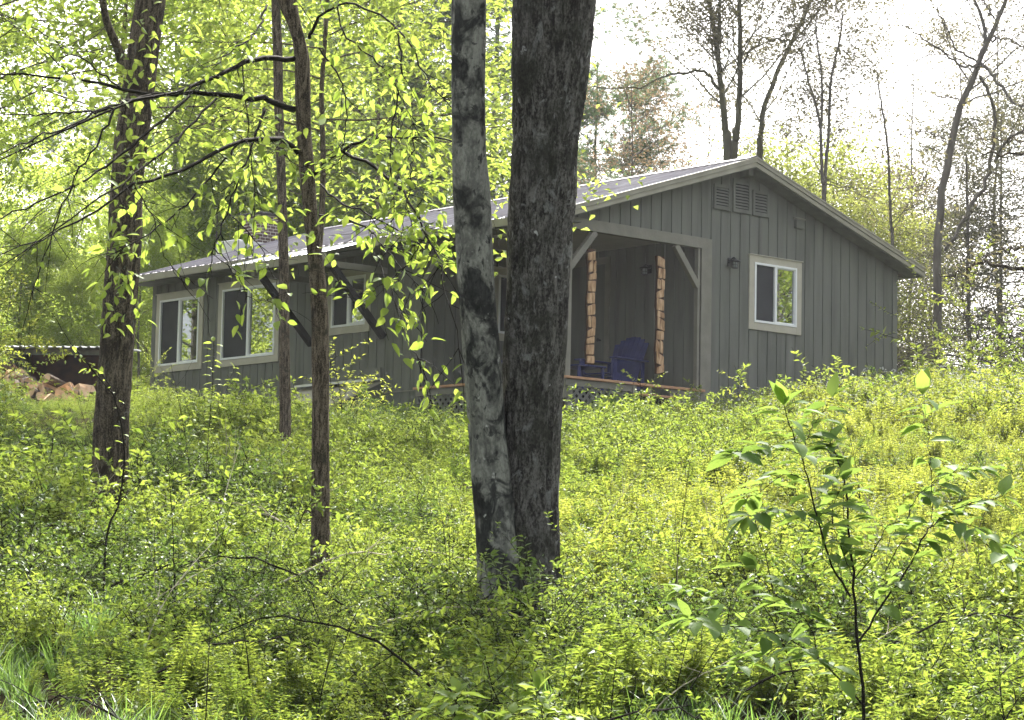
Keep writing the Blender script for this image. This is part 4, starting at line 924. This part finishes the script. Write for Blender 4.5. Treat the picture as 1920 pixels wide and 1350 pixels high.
for px, d, sc, lb in [(1876, 46, .92, 'thin dark hemlock near the right edge of the picture'), (1745, 52, .9, 'airy grey green hemlock behind the leaning tree'), (1990, 43, .9, 'hemlock just past the right edge behind the bushes')]:
    plant_tree(hem, 'hemlock_tree', px, d, lb, scale=sc)
yel = arche(108, 5.6, .05, 34, .8, 1.9, 11, .075, 'leaf_yellow', depth=2, sig=.25, kids=(3, 5))
for px, d, sc, lb in [(1520, 53, 1.35, 'yellow green young tree showing above the right slope of the roof'), (1640, 50, 1.0, 'lower yellow green tree near the lower end of the right roof slope'), (1425, 56, 1.35, 'yellow green young tree right behind the roof ridge')]:
    plant_tree(yel, 'young_tree', px, d, lb, scale=sc)
redt = arche(109, 8, .05, 24, 2.5, 1.8, 4, .06, 'leaf_red', depth=2, sig=.22, kids=(3, 5))
for px, d, sc, lb in [(1190, 55, 1.3, 'hazy reddish leafed tree above the roof right of the thick dark trunk'), (1265, 60, 1.25, 'second reddish leafed tree above the roof, nearer the mossy clump'), (1630, 62, 1.3, 'reddish leafed slender tree far behind the right roof slope'), (1720, 60, 1.2, 'reddish leafed slender tree far behind the leaning tree')]:
    plant_tree(redt, 'red_leafed_tree', px, d, lb, scale=sc)
wisp = arche(110, 13, .06, 30, 3.0, 2.8, 5, .08, 'leaf_far', depth=2, sig=.3, kids=(3, 6), elev=(.4, 1.2))
for px, d, sc, lb in [(1165, 64, 1.0, 'thin leafed spindly tree in the pale sky right of the thick dark trunk'), (1325, 68, 1.1, 'thin leafed spindly tree just left of the mossy clump'), (1475, 66, 1.15, 'thin leafed spindly tree between the bending trunk and the forked tree'), (1605, 70, 1.0, 'thin leafed spindly tree behind the lone bare stem'), (1705, 58, .95, 'thin leafed spindly tree left of the dark leaning tree'), (1880, 58, 1.1, 'thin leafed spindly tree behind the right edge hemlock')]:
    plant_tree(wisp, 'spindly_tree', px, d, lb, scale=sc)
# a tree outside the frame on the right whose limbs reach in
traced_tree('tree', 'dark limbs reaching in from the right edge at eaves height',
    [([(2080, 900), (2085, 600), (2070, 300), (2060, 0)], 40, 26, .5)], 24, 'bark_brown', 'leaf_far', 37, 6, 2.0, 4, .06, depth=1, sig=.2, from_t=.6,
    limbs_=[([(2075, 470), (2000, 455), (1920, 463), (1870, 472), (1835, 481)], 10, 3, .5), ([(2080, 540), (2000, 520), (1920, 507), (1868, 494), (1830, 496), (1800, 512), (1760, 513)], 12, 2, .4), ([(2070, 300), (2000, 290), (1950, 285), (1880, 288), (1842, 290)], 9, 3, .6), ([(2070, 280), (2000, 255), (1930, 257), (1885, 265), (1830, 258)], 7, 2, -.4)])
# the far wood that reads as one mass
def far_wood():
    r = np.random.default_rng(77); P = []
    for k in range(260):
        d = r.uniform(88, 120); s = (r.uniform(-260, 1000) - 960) / F * d; x, y = xy(d, s); g = float(ground_h(x, y)); top = r.uniform(2.5, 6.5) if s < -10 else r.uniform(3, 8)
        n = 420; q = r.normal(0, 1, (n, 3)); q /= np.linalg.norm(q, axis=1)[:, None]; q *= r.uniform(.4, 1, (n, 1)) ** .5
        P.append(np.array([x, y, g + r.uniform(1, top)]) + q * [1.3, 1.3, 1.0] * r.uniform(.7, 1.3))
    P = np.concatenate(P); n = len(P)
    tag(leaf_obj('distant_wood', M['leaf_bg'], P, r.normal(0, 1, (n, 3)), r.normal(0, .5, (n, 3)) + [0, 0, 1], r.uniform(.12, .22, n), r.uniform(.08, .13, n)), kind='stuff')
far_wood()

# ------------------------------------------------------------------ undergrowth
def herb(seed, H, nst, lsz, mat, whorl=2, gap=.035, flower=False, spreadr=.09, arch_=.25, wr=.45, stem='stem_green', low=.25, tilt=.35):
    r = np.random.default_rng(seed); mb = MB(); pos, ax, nr, LL = [], [], [], []; fl = []
    for s in range(nst):
        a = r.uniform(0, 6.28); b = np.array([math.cos(a), math.sin(a), 0]) * r.uniform(0, spreadr); h = H * r.uniform(.6, 1.1); bend = arch_ * r.uniform(.3, 1.3)
        n = 7; t = np.linspace(0, 1, n); P = b[None] + np.outer(t ** 2 * bend * h, [math.cos(a), math.sin(a), 0]) + np.outer(t * h * (1 - .12 * t), [0, 0, 1]); P[1:] += r.normal(0, .006, (n - 1, 3))
        mb.tube(P, np.linspace(.0028, .0012, n), 3, cap=False)
        k = low; ph = r.uniform(0, 6.28)
        while k < 1.0:
            p = np.array([np.interp(k, t, P[:, i]) for i in range(3)]); ph += 1.57
            for j in range(whorl):
                an = ph + j * 6.283 / whorl + r.normal(0, .3); sz = lsz * (1.15 - .55 * k) * r.uniform(.7, 1.2)
                pos.append(p); ax.append([math.cos(an), math.sin(an), r.normal(tilt * (k - .3), .25)]); nr.append([r.normal(0, .3), r.normal(0, .3), 1]); LL.append(sz)
            k += gap / h * r.uniform(.7, 1.3)
        if flower:
            for j in range(5): fl.append(P[-1] + r.normal(0, .012, 3))
    V, f, sz_, nf = leaf_arrays(np.array(pos), np.array(ax), np.array(nr), np.array(LL), np.array(LL) * wr, False, .2, .35)
    parts = [(V, f, sz_, 0, np.repeat(r.random(len(pos)), nf))]
    a, b, c = mb_arr(mb); parts.append((a, b, c, 1, None)); mats = [M[mat], M[stem]]
    if flower:
        q = np.array(fl); V, f, sz_, nf = leaf_arrays(np.repeat(q, 3, 0), r.normal(0, 1, (len(q) * 3, 3)), r.normal(0, 1, (len(q) * 3, 3)) + [0, 0, 1], np.full(len(q) * 3, .011), np.full(len(q) * 3, .009)); parts.append((V, f, sz_, 2, None)); mats.append(M['petal'])
    V, f, sz_, mi, rr = join_arr(parts); return bpy.data.objects.new('herb', np_mesh('herb', V, f, sz_, mats, False, {'rnd': rr}, mi))
def twiggy(seed, H, nst, lsz, mat, wr=.5, kids=5, per=1):
    """arching woody sprouts with small oval leaves"""
    r = np.random.default_rng(seed); mb = MB(); pos, ax, nr = [], [], []
    for s in range(nst):
        a = r.uniform(0, 6.28); d = np.array([math.cos(a) * .5, math.sin(a) * .5, 1.]); out, tips = [], []
        grow([0, 0, 0], d, H * r.uniform(.7, 1.2), .006, 1, r, out, tips, .8, -.15, (kids, kids + 3), .02, .0015, .14)
        for P, R in out:
            mb.tube(P, R, 3, cap=False); m_ = int(np.linalg.norm(P[-1] - P[0]) / .022)
            for j in range(m_):
                t = r.uniform(.15, 1) * 5; i = min(int(t), 4); p = P[i] + (P[i + 1] - P[i]) * (t - i); dr = P[i + 1] - P[i]; dr /= np.linalg.norm(dr) + 1e-9; sd_ = r.normal(0, 1, 3); sd_ -= sd_ @ dr * dr; sd_[2] *= .4
                pos.append(p); ax.append(dr * .5 + sd_ / np.linalg.norm(sd_)); nr.append([r.normal(0, .4), r.normal(0, .4), 1])
    L = lsz * r.uniform(.6, 1.2, len(pos)); V, f, s, nf = leaf_arrays(np.array(pos), np.array(ax), np.array(nr), L, L * wr, False, .15, .2)
    a, b, c = mb_arr(mb); V, f, s, mi, rr = join_arr([(V, f, s, 0, np.repeat(r.random(len(pos)), nf)), (a, b, c, 1, None)])
    return np_mesh('foliage', V, f, s, [M[mat], M['twig']], False, {'rnd': rr}, mi)
def tuft(seed, H, nb, mat='grass', w=.007, spread=.06):
    r = np.random.default_rng(seed); V = []; f = []; sz = []; o = 0
    for i in range(nb):
        a = r.uniform(0, 6.28); b = np.array([math.cos(a), math.sin(a), 0]) * r.uniform(0, spread); h = H * r.uniform(.5, 1.15); a2 = a + r.normal(0, .6); dv = np.array([math.cos(a2), math.sin(a2), 0]); sd_ = np.array([-dv[1], dv[0], 0]); bend = r.uniform(.15, .75)
        n = 5
        for j in range(n + 1):
            t = j / n; c = b + dv * h * bend * t * t + np.array([0, 0, h * (t - .3 * bend * t * t)]); ww = w * (1 - t * t) + .0004; V += [c - sd_ * ww / 2, c + sd_ * ww / 2]
        for j in range(n): f += [o + 2 * j, o + 2 * j + 1, o + 2 * j + 3, o + 2 * j + 2]; sz.append(4)
        o += 2 * n + 2
    return bpy.data.objects.new('tuft', np_mesh('tuft', V, f, sz, [M[mat]], False, {'rnd': np.repeat(r.random(nb), 5)}))
def scatter(name, sources, P, rot, scl, idx):
    """one stuff object: point cloud + geometry nodes instancing the source plants"""
    col = bpy.data.collections.new(name + '_plants')
    for i, o in enumerate(sources): o.name = 'p%02d' % i; col.objects.link(o)
    me = bpy.data.meshes.new(name); me.vertices.add(len(P)); me.vertices.foreach_set('co', np.asarray(P, np.float32).ravel())
    for k, t, v in (('rot', 'FLOAT_VECTOR', rot), ('scl', 'FLOAT', scl), ('idx', 'INT', idx)):
        a = me.attributes.new(k, t, 'POINT'); v = np.asarray(v, np.int32 if t == 'INT' else np.float32)
        a.data.foreach_set('vector' if t == 'FLOAT_VECTOR' else 'value', v.ravel())
    o = link(bpy.data.objects.new(name, me)); tag(o, kind='stuff')
    ng = bpy.data.node_groups.new(name, 'GeometryNodeTree'); ng.interface.new_socket('Geometry', in_out='INPUT', socket_type='NodeSocketGeometry'); ng.interface.new_socket('Geometry', in_out='OUTPUT', socket_type='NodeSocketGeometry')
    gi = ng.nodes.new('NodeGroupInput'); go = ng.nodes.new('NodeGroupOutput'); ip = ng.nodes.new('GeometryNodeInstanceOnPoints'); ci = ng.nodes.new('GeometryNodeCollectionInfo')
    ci.inputs['Collection'].default_value = col; ci.inputs['Separate Children'].default_value = True; ci.inputs['Reset Children'].default_value = True
    def na(n_, t):
        x = ng.nodes.new('GeometryNodeInputNamedAttribute'); x.data_type = t; x.inputs['Name'].default_value = n_; return x.outputs['Attribute']
    ng.links.new(gi.outputs[0], ip.inputs['Points']); ng.links.new(ci.outputs[0], ip.inputs['Instance']); ip.inputs['Pick Instance'].default_value = True
    ng.links.new(na('idx', 'INT'), ip.inputs['Instance Index']); er = ng.nodes.new('FunctionNodeEulerToRotation'); ng.links.new(na('rot', 'FLOAT_VECTOR'), er.inputs[0]); ng.links.new(er.outputs[0], ip.inputs['Rotation'])
    ng.links.new(na('scl', 'FLOAT'), ip.inputs['Scale']); ng.links.new(ip.outputs[0], go.inputs[0])
    mdf = o.modifiers.new('scatter', 'NODES'); mdf.node_group = ng; return o
src = [herb(1, .42, 5, .085, 'leaf_herb', gap=.05), herb(2, .5, 4, .095, 'leaf_herb', arch_=.35, gap=.055), herb(3, .42, 8, .055, 'leaf_herb_y', gap=.032, arch_=.12, whorl=3), herb(4, .52, 7, .065, 'leaf_herb_y', arch_=.1, gap=.035, whorl=3),      # 0-3
       herb(5, .55, 5, .06, 'leaf_herb_y', flower=True, whorl=3, gap=.035), herb(6, .3, 7, .07, 'leaf_dark', gap=.045), herb(7, .28, 6, .10, 'leaf_herb', wr=.55, gap=.05), herb(8, .6, 6, .085, 'leaf_herb', wr=.2, arch_=.15, tilt=.6, gap=.024, whorl=3),   # 4-7
       bpy.data.objects.new('tw', twiggy(11, .55, 4, .055, 'leaf_herb')), bpy.data.objects.new('tw', twiggy(12, .7, 3, .065, 'leaf_herb')), bpy.data.objects.new('tw', twiggy(13, .45, 4, .05, 'leaf_dark')),     # 8-10
       herb(9, .34, 3, .12, 'leaf_herb', wr=.5, gap=.08, spreadr=.05), herb(10, .4, 5, .09, 'leaf_dark', gap=.05), herb(14, .5, 6, .09, 'leaf_dark', wr=.22, gap=.024, tilt=.6, whorl=3)]   # 11-13
def inside_house(x, y, m_=.25): return (x > -m_) & (x < LX + m_) & (y > -m_) & (y < LY + m_)
def fnoise(x, y, s, seed):
    r = np.random.default_rng(seed); v = np.zeros_like(x)
    for k in range(5):
        a = r.uniform(0, 6.28); f_ = s * r.uniform(.5, 1.8); v += np.sin((x * math.cos(a) + y * math.sin(a)) * f_ + r.uniform(0, 6.28))
    return v / 2.2
def undergrowth():
    r = np.random.default_rng(42); Ds, Ss = [], []
    for d0, d1, dens in ((5.5, 9, 52), (9, 14, 60), (14, 20, 58), (20, 30, 48), (30, 46, 40)):
        hw = (d1 * .21 + 2.2); n = int((d1 - d0) * 2 * hw * dens); Ds.append(r.uniform(d0, d1, n)); Ss.append(r.uniform(-hw, hw, n))
    d = np.concatenate(Ds); s = np.concatenate(Ss); x, y = xy(d, s)
    # a little bare in places, keep clear of house, shed
    keep = ~inside_house(x, y) & (fnoise(x, y, 2.3, 1) > -.95 - .6 * (d > 24))
    sa_, sb_ = (x - SA[0]) * ux[0] + (y - SA[1]) * ux[1], (x - SA[0]) * uy[0] + (y - SA[1]) * uy[1]
    keep &= ~((sa_ > -.1) & (sa_ < SWD + .1) & (sb_ > -1.45) & (sb_ < 1.2))
    keep &= ~((x > -1.25) & (x < 0) & (y > 4.0) & (y < 5.95))
    d, s, x, y = d[keep], s[keep], x[keep], y[keep]; n = len(d); z = ground_h(x, y) - .01
    px = s / d * F + 960
    yel_ = sstep(.0, 1.0, fnoise(x, y, .5, 3) * .6 + (px - 1050) / 420) * sstep(12.5, 16, d)
    patch = fnoise(x, y, .9, 4); u = r.random(n); idx = np.zeros(n, int)
    g_ = u < yel_ * .85
    idx = np.where(g_, r.choice([2, 3, 3, 4, 2], n), np.where(patch > .35, r.choice([8, 9, 1, 0], n), np.where(patch < -.3, r.choice([5, 12, 10, 12, 6], n), r.choice([0, 1, 6, 7, 8, 0, 11, 13, 12], n))))
    near_wall = (d > 29) & (px > 1250); idx = np.where(near_wall & (r.random(n) < .5), 4, idx)
    low = (d < 11); idx = np.where(low & (r.random(n) < .75), r.choice([7, 7, 13, 12, 5, 13, 0], n), idx)
    sc = r.uniform(.65, 1.2, n) * (1 + .26 * fnoise(x, y, .8, 6)) * np.exp(r.normal(0, .10, n))
    sc *= np.interp(d, [5, 9, 13, 16, 20, 24, 28, 32, 36, 46], [.42, .5, .6, .68, .62, .58, .58, .62, .72, .85])
    sc *= 1 + .75 * sstep(1330, 1450, px) * sstep(26, 31, d)
    left = sstep(900, 300, px); sc *= 1 + .2 * left * sstep(14, 17, d) * sstep(25, 21, d) * (.6 + .6 * (fnoise(x, y, 1.1, 12) > .1))
    front = (x > -2.2) & (x < 3) & (y > -2.4) & (y < 4); sc = np.where(front, sc * .8, sc)
    front = (x < 0) & (x > -2.0) & (y > 3) & (y < 11); sc = np.where(front, sc * .8, sc)
    rot = np.stack([r.normal(0, .14, n), r.normal(0, .14, n), r.uniform(0, 6.28, n)], 1)
    big = (r.random(n) < .03) & (d > 9) & (d < 19); idx = np.where(big, r.choice([11, 1, 7, 9], n), idx); sc = np.where(big, sc * 1.15, sc)
    lane = (px < 215) & (px > 20) & (d > 26); sc = np.where(lane, sc * .45, sc); lane = (px >= 215) & (px < 790) & (d > 23); sc = np.where(lane, sc * .8, sc)
    scatter('undergrowth', src, np.stack([x, y, z], 1), rot, sc, idx)
    # grasses: mostly the near edge, a few clumps by the deck
    n = 8000; d = 5.2 + 7.5 * r.random(n) ** 1.1; s = r.uniform(-1, 1, n) * (d * .21 + 1.5); x, y = xy(d, s); k = fnoise(x, y, 2.4, 9) > -.2 + (d - 9) * .3
    x, y, d = x[k], y[k], d[k]; n1 = len(x)
    xx = np.concatenate([x, r.normal(-.5, .3, 60), r.normal(.6, .3, 50)]); yy = np.concatenate([y, r.normal(2.7, .35, 60), r.normal(-.6, .25, 50)]); n = len(xx)
    sc = np.concatenate([r.uniform(.35, .85, n1), r.uniform(.9, 1.4, n - n1)])
    gs = [tuft(21, .26, 26), tuft(22, .32, 20), tuft(23, .22, 34, w=.005), tuft(24, .34, 14, w=.012)]
    scatter('grass', gs, np.stack([xx, yy, ground_h(xx, yy) - .01], 1), np.stack([r.normal(0, .12, n), r.normal(0, .12, n), r.uniform(0, 6.28, n)], 1), sc, r.integers(0, 4, n))
undergrowth()

# ------------------------------------------------------------------ shrubs one can tell apart
shr = [twiggy(31, 1.25, 8, .05, 'leaf_herb', kids=7), twiggy(32, 1.5, 7, .055, 'leaf_herb_y', kids=7), twiggy(33, 1.1, 9, .045, 'leaf_herb', kids=6), twiggy(34, .75, 4, .05, 'leaf_herb_y', kids=3)]
def shrub(k, px, d, sc, label, group=None):
    p = at(px, 700, d); e = bpy.data.objects.new('shrub', shr[k]); link(e); e.location = (p[0], p[1], float(ground_h(p[0], p[1])) - .03); e.rotation_euler = (0, 0, random.uniform(0, 6.28)); e.scale = (sc, sc, sc); tag(e, label, 'shrub', group)
GS = 'leafy shrubs crowding the left side between the trunks and the woodshed'
for px, d, sc, k in [(262, 20, .3, 0), (110, 18, .32, 2), (40, 17.5, .42, 0), (420, 17, .3, 2), (330, 18.5, .3, 0), (480, 20, .24, 1), (20, 15, .4, 2), (120, 14, .34, 0), (300, 14.5, .3, 2), (370, 22, .26, 1), (-60, 16, .6, 0), (-40, 22, .8, 0), (60, 20.5, .55, 2), (-90, 27, 1.0, 1), (-130, 38, 1.1, 1), (300, 22, .28, 2), (330, 31, .22, 0), (258, 34.5, .45, 1), (420, 25, .3, 2), (-140, 33, 1.1, 0), (230, 24, .25, 1), (245, 35.5, .4, 0)]:
    shrub(k, px, d, sc, 'green leafy shrub on the left slope between the brown trunks and the woodshed', GS)
for px, d, sc, k, lb in [(690, 19, .34, 2, 'low twiggy shrub on the slope between the young tree and the pale trunk'), (780, 23, .34, 0, 'small low shrub on the upper slope left of the pale trunk'), (1120, 15, .34, 2, 'low shrub just right of the thick dark trunk'), (1330, 13, .33, 0, 'low green shrub left of the foreground sapling'), (640, 11.4, .5, 2, 'dark dense shrub low in the lower centre below the young tree'), (1195, 31.5, .95, 3, 'leafy sprout standing up in front of the porch steps'), (1262, 31.2, .8, 3, 'leafy sprout in front of the right end of the deck'), (1130, 31.4, .7, 3, 'small leafy sprout in front of the deck lattice'),
        (1380, 31.6, .95, 3, 'pale leafy sprout against the gable wall below the left edge of its window'), (690, 31.5, .8, 3, 'small dark leafed sprout beside the cellar hatch'), (646, 30.5, 1.25, 3, 'tall leafy sprout below the small side window'), (990, 11.3, .62, 2, 'dark leafy shrub at the foot of the two central trunks'),
        (1890, 37, 1.25, 1, 'bright green bush at the right edge of the picture'), (1960, 35, 1.4, 0, 'green bush past the right edge of the picture'), (1850, 40, .9, 0, 'smaller bush left of the bright bush at the right edge'), (700, 12.6, .55, 0, 'dense low shrub between the young tree and the pale trunk'), (830, 13.5, .6, 2, 'low dark shrub just left of the pale trunk'), (520, 13, .5, 0, 'low shrub just left of the base of the young tree')]:
    shrub(k, px, d, sc, lb)

# ------------------------------------------------------------------ foreground sapling and young shoots
def sapling(name, label, limbs_, d, rad0, lsize, seed, mat='leaf_thick', step=.05, wr=.5):
    r = np.random.default_rng(seed); p0 = at(limbs_[0][0][0][0], limbs_[0][0][0][1], d); e = empty(name, (p0[0], p0[1], float(ground_h(p0[0], p0[1])))); tag(e, label, 'sapling')
    pos, ax, nr = [], [], []; mb = MB()
    for i, (pts, r0, r1, dd) in enumerate(limbs_):
        P, R = px_limb(pts, d, d + dd, r0 * .68, r1 * .8, 26, .002, r)
        if i == 0: P = np.vstack([[P[0][0], P[0][1], e.location[2] - .05], P]); R = np.concatenate([[R[0] * 1.1], R])
        mb.tube(P, R, 7, cap=False)
        L = np.linalg.norm(np.diff(P, axis=0), axis=1).sum(); m_ = int(L / step); lo = .45 if i == 0 else .15
        for j in range(m_):
            t = lo + (1 - lo) * (j + r.random() * .6) / m_; q = min(int(t * (len(P) - 1)), len(P) - 2); dr = norm(P[q + 1] - P[q]); sgn = 1 if j % 2 else -1
            sd_ = norm(np.cross(dr, [0, 0, 1])) * sgn + r.normal(0, .35, 3); pt = P[q] + (P[q + 1] - P[q]) * (t * (len(P) - 1) - q)
            st_ = pt + (sd_ * .8 + dr * .4) * r.uniform(.008, .03); mb.tube([pt, st_], [.001, .0008], 3, cap=False)
            pos.append(st_); ax.append(sd_ * [1, 1, .4] + dr * [.5, .5, .2] + [0, 0, -.08 + r.normal(0, .2)]); nr.append([r.normal(0, .25), r.normal(0, .25), 1])
        pos += [P[-1]] * 3; ax += [norm(P[-1] - P[-2]) + r.normal(0, .5, 3) for _ in range(3)]; nr += [[0, 0, 1]] * 3
    mb.obj('stem', M['twig'], e, smooth=True); n = len(pos); L = lsize * r.uniform(.65, 1.15, n)
    leaf_obj('foliage', M[mat], np.array(pos), np.array(ax), np.array(nr), L, L * wr, hi=True, parent=e, fold=.12, droop=.22, rnd=r.random(n))
    return e
sapling('sapling', 'tall foreground sapling with dark forked stems and broad leaves at the lower right', [
    ([(1622, 1420), (1616, 1300), (1608, 1200), (1600, 1080), (1592, 1000), (1588, 930), (1570, 860), (1556, 830)], .0085, .002, .1),
    ([(1594, 1118), (1560, 1060), (1535, 980), (1515, 900), (1500, 850), (1482, 800), (1470, 760)], .005, .0015, -.25),
    ([(1609, 1205), (1650, 1140), (1700, 1070), (1730, 1010), (1750, 985), (1800, 950), (1880, 930)], .0055, .0015, .3),
    ([(1598, 1090), (1630, 1050), (1650, 1010), (1665, 985), (1700, 975), (1760, 965)], .003, .001, .2),
    ([(1745, 990), (1748, 930), (1745, 870), (1738, 800), (1730, 740)], .002, .0008, .1),
    ([(1616, 1320), (1570, 1270), (1530, 1230), (1480, 1200), (1420, 1180), (1330, 1170), (1290, 1160)], .004, .001, -.5),
    ([(1535, 1235), (1520, 1180), (1490, 1140), (1450, 1110), (1410, 1070)], .0025, .001, -.3),
    ([(1500, 850), (1450, 840), (1400, 845), (1370, 850)], .0018, .0008, -.2), ([(1515, 900), (1470, 890), (1430, 920), (1400, 935)], .0018, .0008, .2),
    ([(1500, 850), (1515, 820), (1530, 790), (1545, 770), (1560, 745)], .002, .0008, .2), ([(1760, 970), (1820, 985), (1860, 1010), (1900, 1060)], .002, .0008, -.2), ([(1700, 975), (1720, 930), (1760, 900), (1800, 880), (1840, 880)], .002, .0008, .2), ([(1598, 1080), (1570, 1010), (1560, 960), (1580, 900)], .002, .0008, -.1), ([(1540, 990), (1490, 960), (1440, 960), (1400, 970)], .002, .0008, -.2), ([(1420, 1180), (1370, 1140), (1310, 1110), (1280, 1105)], .002, .0008, .1), ([(1480, 1200), (1430, 1230), (1380, 1250)], .002, .0008, -.1)], 7.2, .008, .088, 61, step=.02)
sapling('seedling', 'bright yellow green seedling at the bottom centre edge', [([(845, 1400), (850, 1360), (855, 1320), (858, 1300)], .004, .002, 0), ([(850, 1360), (820, 1340), (795, 1335)], .002, .001, -.1), ([(852, 1340), (885, 1330), (905, 1335)], .002, .001, .1)], 7.6, .004, .075, 62, mat='leaf', step=.03)
sapling('seedling', 'bright yellow green seedling at the bottom edge left of the sapling', [([(1022, 1400), (1018, 1360), (1015, 1320), (1010, 1295)], .003, .0015, 0), ([(1018, 1350), (1050, 1340), (1075, 1345)], .002, .001, -.1), ([(1018, 1350), (985, 1338), (960, 1340)], .002, .001, .1)], 7.7, .004, .07, 63, mat='leaf', step=.035)
sapling('seedling', 'thin leafy seedling between the two left trunks', [([(385, 1010), (387, 900), (392, 800), (398, 720), (400, 640)], .005, .002, 0), ([(390, 850), (360, 790), (345, 740)], .002, .001, -.2), ([(392, 800), (420, 740), (440, 690)], .002, .001, .2)], 17.5, .004, .06, 64, mat='leaf', step=.05)
sapling('seedling', 'bare stemmed seedling left of the thick left trunk base', [([(195, 1130), (197, 1050), (205, 985), (225, 940), (232, 860), (228, 800), (212, 740), (190, 700)], .011, .004, 0), ([(225, 940), (262, 905), (285, 880)], .004, .001, .2), ([(212, 740), (170, 690), (130, 640), (100, 590), (70, 540)], .004, .0012, -.5)], 13.5, .004, .05, 65, mat='leaf', step=.09)
# thin bare and dry stalks standing in the undergrowth
r_ = np.random.default_rng(99); DS = []
for i in range(60):
    d = r_.uniform(9.5, 20); px = r_.uniform(60, 1880); p = at(px, 700, d); g = float(ground_h(p[0], p[1])); h = r_.uniform(.5, 1.15) * (1 if d > 12 else .6); ln = r_.normal(0, .22, 2)
    P = smooth_path([[p[0], p[1], g - .03], [p[0] + ln[0] * .4, p[1] + ln[1] * .4, g + h * .5], [p[0] + ln[0] * 1.2, p[1] + ln[1] * 1.2, g + h]], 8); mb = MB(); mb.tube(P, np.linspace(.0045, .0012, 8), 4, cap=False)
    for k in range(4):
        j = r_.integers(3, 7); a = r_.normal(0, 1, 3); a[2] = abs(a[2]); a /= np.linalg.norm(a); mb.tube([P[j], P[j] + a * .12, P[j] + a * .22 + [0, 0, .04]], [.0015, .001, .0006], 3, cap=False)
    o = mb.obj('bare_stalk', M['dry' if i % 3 == 0 else 'twig'], None); tag(o, 'thin bare branching stalk standing up in the undergrowth', 'stalk', 'bare stalks in the undergrowth')

# fallen and arching bare branches lying through the undergrowth
r_ = np.random.default_rng(123)
for i, (px, d, hd, ln, lift) in enumerate([(560, 11.5, .3, 1.3, .35), (760, 12.0, 2.7, 1.5, .5), (250, 10.5, .6, 1.0, .25), (900, 10.2, 2.9, 1.2, .45), (430, 13.5, .2, 1.6, .4), (1180, 12.5, 2.6, 1.1, .3), (1300, 10.0, .4, .9, .3), (100, 13, .5, 1.4, .4), (660, 16, 2.8, 1.6, .5), (1560, 11, .2, 1.2, .35), (350, 9.3, 2.5, .9, .25), (1000, 9.2, .3, .8, .3)]):
    p = at(px, 700, d); g = float(ground_h(p[0], p[1])); dv = np.array([CR[0], CR[1], 0]) * math.cos(hd) + np.array([HW[0], HW[1], 0]) * math.sin(hd)
    P = smooth_path([[p[0], p[1], g], p * [1, 1, 0] + dv * ln * .35 + [0, 0, g + lift * .8], p * [1, 1, 0] + dv * ln * .7 + [0, 0, g + lift], p * [1, 1, 0] + dv * ln + [0, 0, g + lift * .75]], 16); P[1:-1] += r_.normal(0, .008, (14, 3))
    mb = MB(); mb.tube(P, np.linspace(.007, .002, 16), 5, cap=False)
    for k in range(6):
        j = r_.integers(4, 15); a = dv * .6 + r_.normal(0, .5, 3) + [0, 0, .3]; a /= np.linalg.norm(a); q = P[j] + a * r_.uniform(.1, .3); mb.tube([P[j], (P[j] + q) / 2 + r_.normal(0, .01, 3), q], [.003, .002, .001], 4, cap=False)
    o = mb.obj('fallen_branch', M['dry' if i % 4 == 0 else 'twig'], None); tag(o, 'bare arching branch lying through the low undergrowth', 'branch', 'bare arching branches in the undergrowth')
# ------------------------------------------------------------------ pale air
mb = MB(); mb.box(-60, 220, -60, 230, -16, 30)
hz = mb.obj('haze', M['twig']); tag(hz, kind='stuff'); hz.data.materials.clear()
hm = bpy.data.materials.new('pale_air'); hm.use_nodes = True; hm.node_tree.nodes.clear()
ho = hm.node_tree.nodes.new('ShaderNodeOutputMaterial'); hv = hm.node_tree.nodes.new('ShaderNodeVolumePrincipled')
hv.inputs['Density'].default_value = .0003; hv.inputs['Color'].default_value = (.93, .95, 1, 1); hv.inputs['Anisotropy'].default_value = .45
hm.node_tree.links.new(hv.outputs[0], ho.inputs['Volume']); hz.data.materials.append(hm)
scene.cycles.volume_bounces = 0
